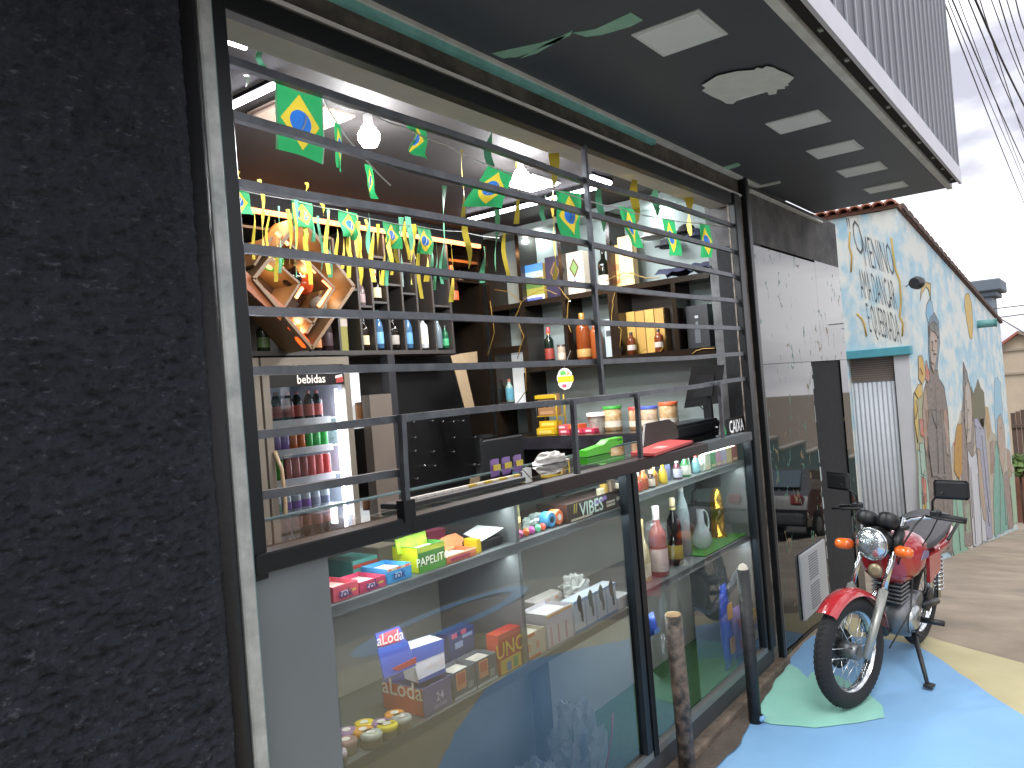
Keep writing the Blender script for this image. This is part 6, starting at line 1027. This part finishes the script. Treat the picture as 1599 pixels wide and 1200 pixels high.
build('bumper', MB().box((-1.96, -.8, .3), (-1.86, .8, .55), .04), m_cp, car); pl_ = build('plate', MB().box((-1.972, -.22, .56), (-1.955, .22, .68)), C('c9cdd2', .5), car); build('plate_band', MB().box((-1.975, -.22, .655), (-1.9725, .22, .68)), C('2a4a9a', .5), pl_)
text('lettering', 'DOX5I71', C('1c1e22', .5), pl_, (-1.9765, 0, .61), -EY, EZ, .1); build('badge', MB().torus((-1.84, 0, .86), .045, .008, (1, 0, 0), 16, 6), C('b8bcc0', .2, metal=.9), car)
# ================================================================== overhead wires
wires = [((1473, 0), (1594, 305), .012), ((1480, 0), (1576, 230), .008), ((1487, 0), (1599, 255), .014), ((1497, 0), (1599, 275), .008), ((1512, 0), (1599, 205), .011), ((1523, 0), (1599, 165), .02), ((1530, 0), (1599, 215), .010), ((1548, 0), (1599, 130), .009), ((1560, 0), (1599, 118), .011), ((1572, 0), (1599, 80), .009), ((1586, 0), (1599, 45), .011)]
for i, (a, c, w) in enumerate(wires):
    p0, p1 = oZ(*a, 6.0 + .12 * (i % 4)), oZ(*c, 5.96 + .12 * (i % 4)); d_ = (p1 - p0); P = [p0 - d_ * .8] + [p0 + d_ * (k / 8) - EZ * .05 * math.sin(math.pi * k / 8) for k in range(9)] + [p1 + d_ * 2]
    t_ = thing('overhead_wire', 'overhead street wire, %s from the left in the bundle at upper right' % ORD[i], 'wire', p0, 'overhead street wires'); build('cable', MB().tube(P, w * .75, 5), C('2e2c30', .6), t_)
for i, (a, c) in enumerate([((1540, 484), (1599, 477)), ((1545, 498), (1599, 491)), ((1559, 496), (1599, 520))]):
    t_ = thing('service_wire', ['upper thin wire crossing to the far house', 'lower thin wire crossing to the far house', 'slanting thin wire above the far house roof'][i], 'wire', oX(*a, 26), 'thin service wires'); build('cable', MB().tube([oX(*a, 22), oX(*c, 22), oX(*c, 22) + (oX(*c, 22) - oX(*a, 22)) * 5], .014, 5), C('55555a', .6), t_)
# ================================================================== motorcycle (local frame: x forward, y left, z up, origin at front tyre contact)
bk = thing('motorcycle', 'red street motorcycle leaning on its side stand on painted pavement', 'motorcycle', (4.085, -.505, .012)); bk['_w'] = (0, 0, 0)
bk.rotation_euler = (R_(-7.5), 0, R_(174)); bk.scale = (.9, .9, .9)
m_tyre = M('tyre_rubber', '1b1c1e', .8, bump=.25, bs=80); m_chr = M('chrome', 'c8cccf', .12, metal=1.0); m_red = M('red_tank_paint', 'a3252c', .22, var=.25, vs=4, col2='8c1d24', coat=.8); m_bp = M('black_plastic', '191b1e', .45); m_eng = M('engine_alloy', '74777a', .38, metal=.7, var=.4, vs=20); m_seat = M('grey_seat_vinyl', '46464a', .5, bump=.1)
RW = .305; XR = -1.22
SA = Vector((-.45, 0, .93)); SD = Vector((math.sin(R_(27)), 0, -math.cos(R_(27)))); STEER = Matrix.Translation(SA) @ Matrix.Rotation(R_(13), 4, SD) @ Matrix.Translation(-SA)
def fr_(name, mb, mat, par=bk): return build(name, mb.xf(STEER), mat, par, (0, 0, 0))
def bd(name, mb, mat, par=bk): return build(name, mb, mat, par, (0, 0, 0))
def wheel(cx_, steer, hw):
    f_ = fr_ if steer else bd; c_ = Vector((cx_, 0, RW)); n_ = 40
    prof = [(RW - .085, -.03), (RW - .06, -.043), (RW - .03, -.042), (RW - .008, -.028), (RW, 0), (RW - .008, .028), (RW - .03, .042), (RW - .06, .043), (RW - .085, .03)]
    w_ = bd('wheel', MB().lathe([(.035, -.055), (.045, -.05), (.045, .05), (.035, .055)], (0, 0, 0), 16, (0, 1, 0)).xf(Matrix.Translation(c_)).xf(STEER if steer else Matrix()), m_eng)
    b = MB(); m_ = len(prof); b.add([Vector((cx_ + r_ * math.cos(2 * math.pi * k / n_), y, RW + r_ * math.sin(2 * math.pi * k / n_))) for k in range(n_) for r_, y in prof], [(k * m_ + j, k * m_ + j + 1, ((k + 1) % n_) * m_ + j + 1, ((k + 1) % n_) * m_ + j) for k in range(n_) for j in range(m_ - 1)], True); f_('tyre', b, m_tyre, w_)
    b = MB()
    for k in range(60):
        for s in (-1, 1):
            a = 2 * math.pi * (k + .25 * s) / 60; e = Vector((math.cos(a), 0, math.sin(a))); tn = Vector((-math.sin(a), 0, math.cos(a))); p_ = c_ + e * (RW + .0005); p2 = c_ + e * (RW - .016) + EY * s * .033; b.hexa([p_ - tn * .006 + EY * s * .004, p_ + tn * .006 + EY * s * .004, p2 + tn * .010, p2 - tn * .002], e * .004)
    f_('tread', b, m_tyre, w_)
    b = MB(); rp2 = [(RW - .083, -.028), (RW - .072, -.031), (RW - .09, -.02), (RW - .105, 0), (RW - .09, .02), (RW - .072, .031), (RW - .083, .028)]; m_ = len(rp2); b.add([Vector((cx_ + r_ * math.cos(2 * math.pi * k / n_), y, RW + r_ * math.sin(2 * math.pi * k / n_))) for k in range(n_) for r_, y in rp2], [(k * m_ + j, k * m_ + j + 1, ((k + 1) % n_) * m_ + j + 1, ((k + 1) % n_) * m_ + j) for k in range(n_) for j in range(m_ - 1)], True); f_('rim', b, m_chr, w_)
    for k in range(24):
        a = 2 * math.pi * k / 24; a2 = a + (.55 if k % 2 else -.55); s = 1 if k % 4 < 2 else -1
        f_('spoke', MB().tube([c_ + Vector((.04 * math.cos(a2), s * .04, .04 * math.sin(a2))), c_ + Vector(((RW - .098) * math.cos(a), s * .006, (RW - .098) * math.sin(a)))], .0022, 5), m_chr, w_)
    f_('brake_disc', MB().lathe([(.05, -.052), (.11, -.053), (.11, -.057), (.05, -.058)] if steer else [(.05, .045), (.08, .046), (.08, .06), (.05, .06)], c_, 24, (0, 1, 0)), m_bp, w_)
    return w_
wheel(0, True, .04); wheel(XR, False, .05)
for s in (-1, 1):
    top = SA + SD * .02 + Vector((.03, s * .095, 0)); mid = top.lerp(Vector((0, s * .095, RW)), .52); fl = fr_('fork', MB().tube([top - SD * .08, mid], .0165, 12), m_chr); 
    fr_('fork_slider', MB().tube([mid + (mid - top).normalized() * -.02, Vector((0, s * .095, RW - .02))], [.026, .023], 12), M('alloy_slider', '9a9c98', .4, metal=.6), fl); fr_('fork_boot', MB().tube([top, top.lerp(mid, .3)], .03, 12), m_bp, fl)
for k in (0.0, .14): fr_('triple_clamp', MB().box((-.05, -.12, -.015), (.04, .12, .015), .01).xf(Matrix.Translation(SA + SD * k + Vector((.02, 0, 0)))), m_bp)
# front mudguard
b = MB(); R1 = RW + .03; n_ = 16
for k in range(n_ + 1):
    a = R_(48 + 122 * k / n_)
    for y, dr in [(-.062, -.03), (-.05, -.004), (0, .008), (.05, -.004), (.062, -.03)]: b.v.append(Vector((R1 * math.cos(a) + dr * math.cos(a), y, RW + R1 * math.sin(a) + dr * math.sin(a))))
b.f = [(k * 5 + j, k * 5 + j + 1, k * 5 + j + 6, k * 5 + j + 5) for k in range(n_) for j in range(4)]; b.sm = [True] * len(b.f); fr_('front_mudguard', b, m_red)
# headlight, gauges, indicators
HL = Vector((-.285, 0, .85)); hl = fr_('headlight', MB().lathe([(.03, -.12), (.07, -.10), (.092, -.04), (.096, 0), (.094, .012)], HL, 24, (1, 0, -.06)), m_bp)
m_lens = M('headlight_lens', 'cdd6dc', .06, metal=.85, bump=.5, bs=30); fr_('lens', MB().lathe([(.088, .012), (.084, .026), (.06, .04), (.03, .047), (.002, .05)], HL, 24, (1, 0, -.06)), m_lens, hl); fr_('lens_ring', MB().torus(HL + Vector((.013, 0, 0)), .091, .007, (1, 0, -.06), 28, 8), m_chr, hl)
for s in (-1, 1):
    g_ = fr_('gauge', MB().lathe([(.02, -.05), (.05, -.04), (.058, -.01), (.056, .018), (.05, .024)], (-.355, s * .063, .985), 20, (-.55, 0, .83)), m_bp); fr_('gauge_face', MB().lathe([(.046, .0245), (.046, .0255)], (-.355, s * .063, .985), 18, (-.55, 0, .83)), C('0e0f10', .1), g_)
    ind = fr_('indicator', MB().lathe([(.026, -.02), (.033, -.012), (.032, .04), (.026, .058), (.012, .066)], (-.29, s * .165, .825), 14, (.25, s, 0)), M('orange_indicator', 'd8641e', .2, coat=.5)); fr_('indicator_stalk', MB().tube([(-.32, s * .09, .83), (-.31, s * .15, .825)], .009, 8), m_bp, ind); fr_('indicator_shell', MB().lathe([(.012, -.04), (.026, -.03), (.0335, -.012)], (-.29, s * .165, .825), 14, (.25, s, 0)), C('b84f18', .25), ind)
fr_('horn', MB().lathe([(.02, -.02), (.04, 0), (.042, .012), (.02, .016)], (-.27, .02, .70), 16, (1, 0, 0)), C('8a8068', .4, metal=.5))
# handlebar, grips, levers, mirrors, cables
hbp = [(-.60, .355, .975), (-.56, .26, .995), (-.47, .13, .98), (-.44, .06, .935), (-.44, -.06, .935), (-.47, -.14, .985), (-.56, -.28, 1.005), (-.60, -.385, .985)]
hb = fr_('handlebar', MB().tube(hbp, .0115, 10), m_chr)
for s in (1, -1):
    fr_('grip', MB().tube([(-.548, s * .235, .997), (-.575, s * .30, .989), (-.605, s * .375, .973)], .0175, 12), m_bp, hb); fr_('switch_box', MB().box((-.57, s * .235 - .025, .985), (-.52, s * .235 + .025, 1.03), .008), m_bp, hb); fr_('lever', MB().tube([(-.50, s * .20, 1.0), (-.47, s * .28, .998), (-.52, s * .395, .98)], .007, 8), m_bp, hb)
    st_ = fr_('mirror', MB().box((-.03, -.09, -.05), (.0, .09, .055), .02).xf(Matrix.Translation((-.50, s * .345, 1.155)) @ Matrix.Rotation(R_(12 * s), 4, 'Z')), m_bp); fr_('mirror_stem', MB().tube([(-.53, s * .225, 1.02), (-.525, s * .23, 1.08), (-.50, s * .26, 1.11), (-.49, s * .31, 1.145)], .0065, 8), m_bp, st_); fr_('mirror_glass', MB().box((-.034, -.08, -.04), (-.0305, .08, .045)).xf(Matrix.Translation((-.50, s * .345, 1.155)) @ Matrix.Rotation(R_(12 * s), 4, 'Z')), M('mirror_glass', 'd8dde0', .03, metal=1), st_)
    fr_('cable', MB().tube([(-.50, s * .19, 1.0), (-.40, s * .19, .96), (-.34, s * .15, .86), (-.40, s * .08, .72)], .005, 6), m_bp, hb)
bd('cable', MB().tube([(-.55, .24, 1.0), (-.58, .2, .9), (-.5, .14, .75), (-.45, .15, .45), (-.2, .12, .3)], .0045, 6), m_bp)
# tank, seat, side panels, tail
def loft(name, rings, mat, n=16):
    b = MB(); V = []
    for x, zc, ry, rzu, rzd in rings:
        for k in range(n):
            a = 2 * math.pi * k / n; c_, s_ = math.cos(a), math.sin(a); V.append((x, ry * math.copysign(abs(c_) ** .75, c_), zc + (rzu if s_ > 0 else rzd) * math.copysign(abs(s_) ** .8, s_)))
    b.add(V, [(i * n + k, i * n + (k + 1) % n, (i + 1) * n + (k + 1) % n, (i + 1) * n + k) for i in range(len(rings) - 1) for k in range(n)], True); b.add(V[:n], [tuple(range(n - 1, -1, -1))]); b.add(V[-n:], [tuple(range(n))]); return bd(name, b, mat)
tk = loft('tank', [(-.37, .80, .04, .03, .05), (-.40, .80, .12, .07, .15), (-.48, .79, .175, .10, .21), (-.60, .78, .185, .11, .19), (-.70, .76, .16, .095, .13), (-.78, .74, .12, .07, .09), (-.81, .73, .07, .04, .05)], m_red)
bd('fuel_cap', MB().lathe([(.035, 0), (.035, .012), (.028, .016)], (-.55, 0, .885), 16), m_chr, tk)
bd('tank_decal', MB().hexa([(-.50, .177, .75), (-.60, .1865, .75), (-.62, .184, .78), (-.54, .18, .80)], (0, .004, 0)), C('6f6a8a', .3), tk)
loft('seat', [(-.76, .75, .09, .03, .04), (-.80, .755, .125, .05, .06), (-.95, .765, .15, .055, .06), (-1.10, .785, .155, .06, .06), (-1.28, .805, .145, .06, .06), (-1.42, .815, .11, .045, .05), (-1.45, .815, .06, .02, .02)], m_seat)
loft('tail_cowl', [(-1.0, .68, .13, .06, .07), (-1.2, .70, .155, .06, .07), (-1.42, .74, .13, .05, .06), (-1.55, .77, .07, .03, .04)], m_red)
for s in (-1, 1): bd('side_panel', MB().hexa([(-.80, s * .125, .70), (-1.02, s * .135, .70), (-1.05, s * .13, .56), (-.86, s * .125, .52)], (0, s * .02, 0)), m_red)
bd('tail_lamp', MB().box((-1.60, -.06, .72), (-1.54, .06, .78), .015), C('8a1f1c', .2)); bd('grab_rail', MB().tube([(-1.15, .16, .74), (-1.45, .15, .80), (-1.56, 0, .82), (-1.45, -.15, .80), (-1.15, -.16, .74)], .01, 8), m_bp); bd('rear_mudguard', MB().hexa([(-1.3, -.07, .72), (-1.3, .07, .72), (-1.62, .06, .56), (-1.62, -.06, .56)], (.02, 0, .02)), m_bp)
# frame, engine, exhaust
fm = bd('frame', MB().tube([(-.45, 0, .86), (-.50, 0, .70), (-.42, 0, .40), (-.52, 0, .26), (-.86, 0, .27), (-.98, 0, .45), (-.95, 0, .72)], .02, 8).tube([(-.45, 0, .9), (-.7, 0, .70), (-1.0, 0, .66), (-1.4, 0, .70)], .018, 8), m_bp)
en = bd('engine', MB().lathe([(.06, -.11), (.115, -.10), (.125, -.03), (.125, .03), (.115, .10), (.06, .115)], (-.68, 0, .34), 20, (0, 1, 0)).lathe([(.06, -.10), (.095, -.095), (.095, .095), (.06, .10)], (-.82, 0, .37), 18, (0, 1, 0)), m_eng)
b = MB()
for k in range(7): b.box((-.67 + .006 * k, -.085, .455 + k * .026), (-.51 + .006 * k, .085, .467 + k * .026), .004)
bd('cylinder_fins', b, m_eng, en); bd('cylinder', MB().box((-.64, -.06, .44), (-.53, .06, .66), .01), m_bp, en); bd('engine_cover', MB().lathe([(.085, 0), (.08, .02), (.04, .03)], (-.66, .112, .34), 18, (0, 1, 0)), M('polished_cover', 'a4a8aa', .25, metal=.8), en); bd('carburettor', MB().box((-.80, -.05, .56), (-.68, .05, .66), .015), m_eng, en)
bd('exhaust', MB().tube([(-.52, -.03, .56), (-.44, -.06, .48), (-.44, -.1, .32), (-.6, -.15, .22), (-.9, -.17, .24), (-1.4, -.19, .32)], [.018, .018, .018, .022, .035, .038], 12), m_chr)
for s in (-1, 1):
    bd('footpeg', MB().tube([(-.80, s * .12, .30), (-.80, s * .25, .31)], .018, 8), m_bp); bd('swing_arm', MB().tube([(-.9, s * .1, .36), (XR, s * .1, RW)], .022, 8), m_bp)
    sh_ = bd('shock', MB().tube([(-1.14, s * .13, .36), (-1.06, s * .125, .70)], .012, 8), m_chr); b = MB()
    for k in range(8): b.torus(Vector((-1.14, s * .13, .36)).lerp(Vector((-1.06, s * .125, .70)), .2 + k * .085), .027, .005, (.08, 0, .34), 14, 6)
    bd('spring', b, m_chr, sh_)
bd('gear_lever', MB().tube([(-.72, .13, .28), (-.60, .15, .27), (-.60, .19, .27)], .007, 6), m_bp)
# side stand: foot placed on the ground after the lean
inv = (Matrix.Translation(bk.location) @ bk.rotation_euler.to_matrix().to_4x4() @ Matrix.Diagonal((.9, .9, .9, 1))).inverted(); foot = inv @ Vector((4.478, -.785, .014))
ss = bd('side_stand', MB().tube([(-.66, .12, .26), Vector((-.66, .12, .26)).lerp(foot, .6), foot], [.016, .013, .011], 8), m_bp); bd('stand_foot', MB().box(foot + Vector((-.035, -.02, .0)), foot + Vector((.03, .03, .012))), m_bp, ss)
# final: drop helper property
for o in bpy.data.objects:
    if '_w' in o: del o['_w']
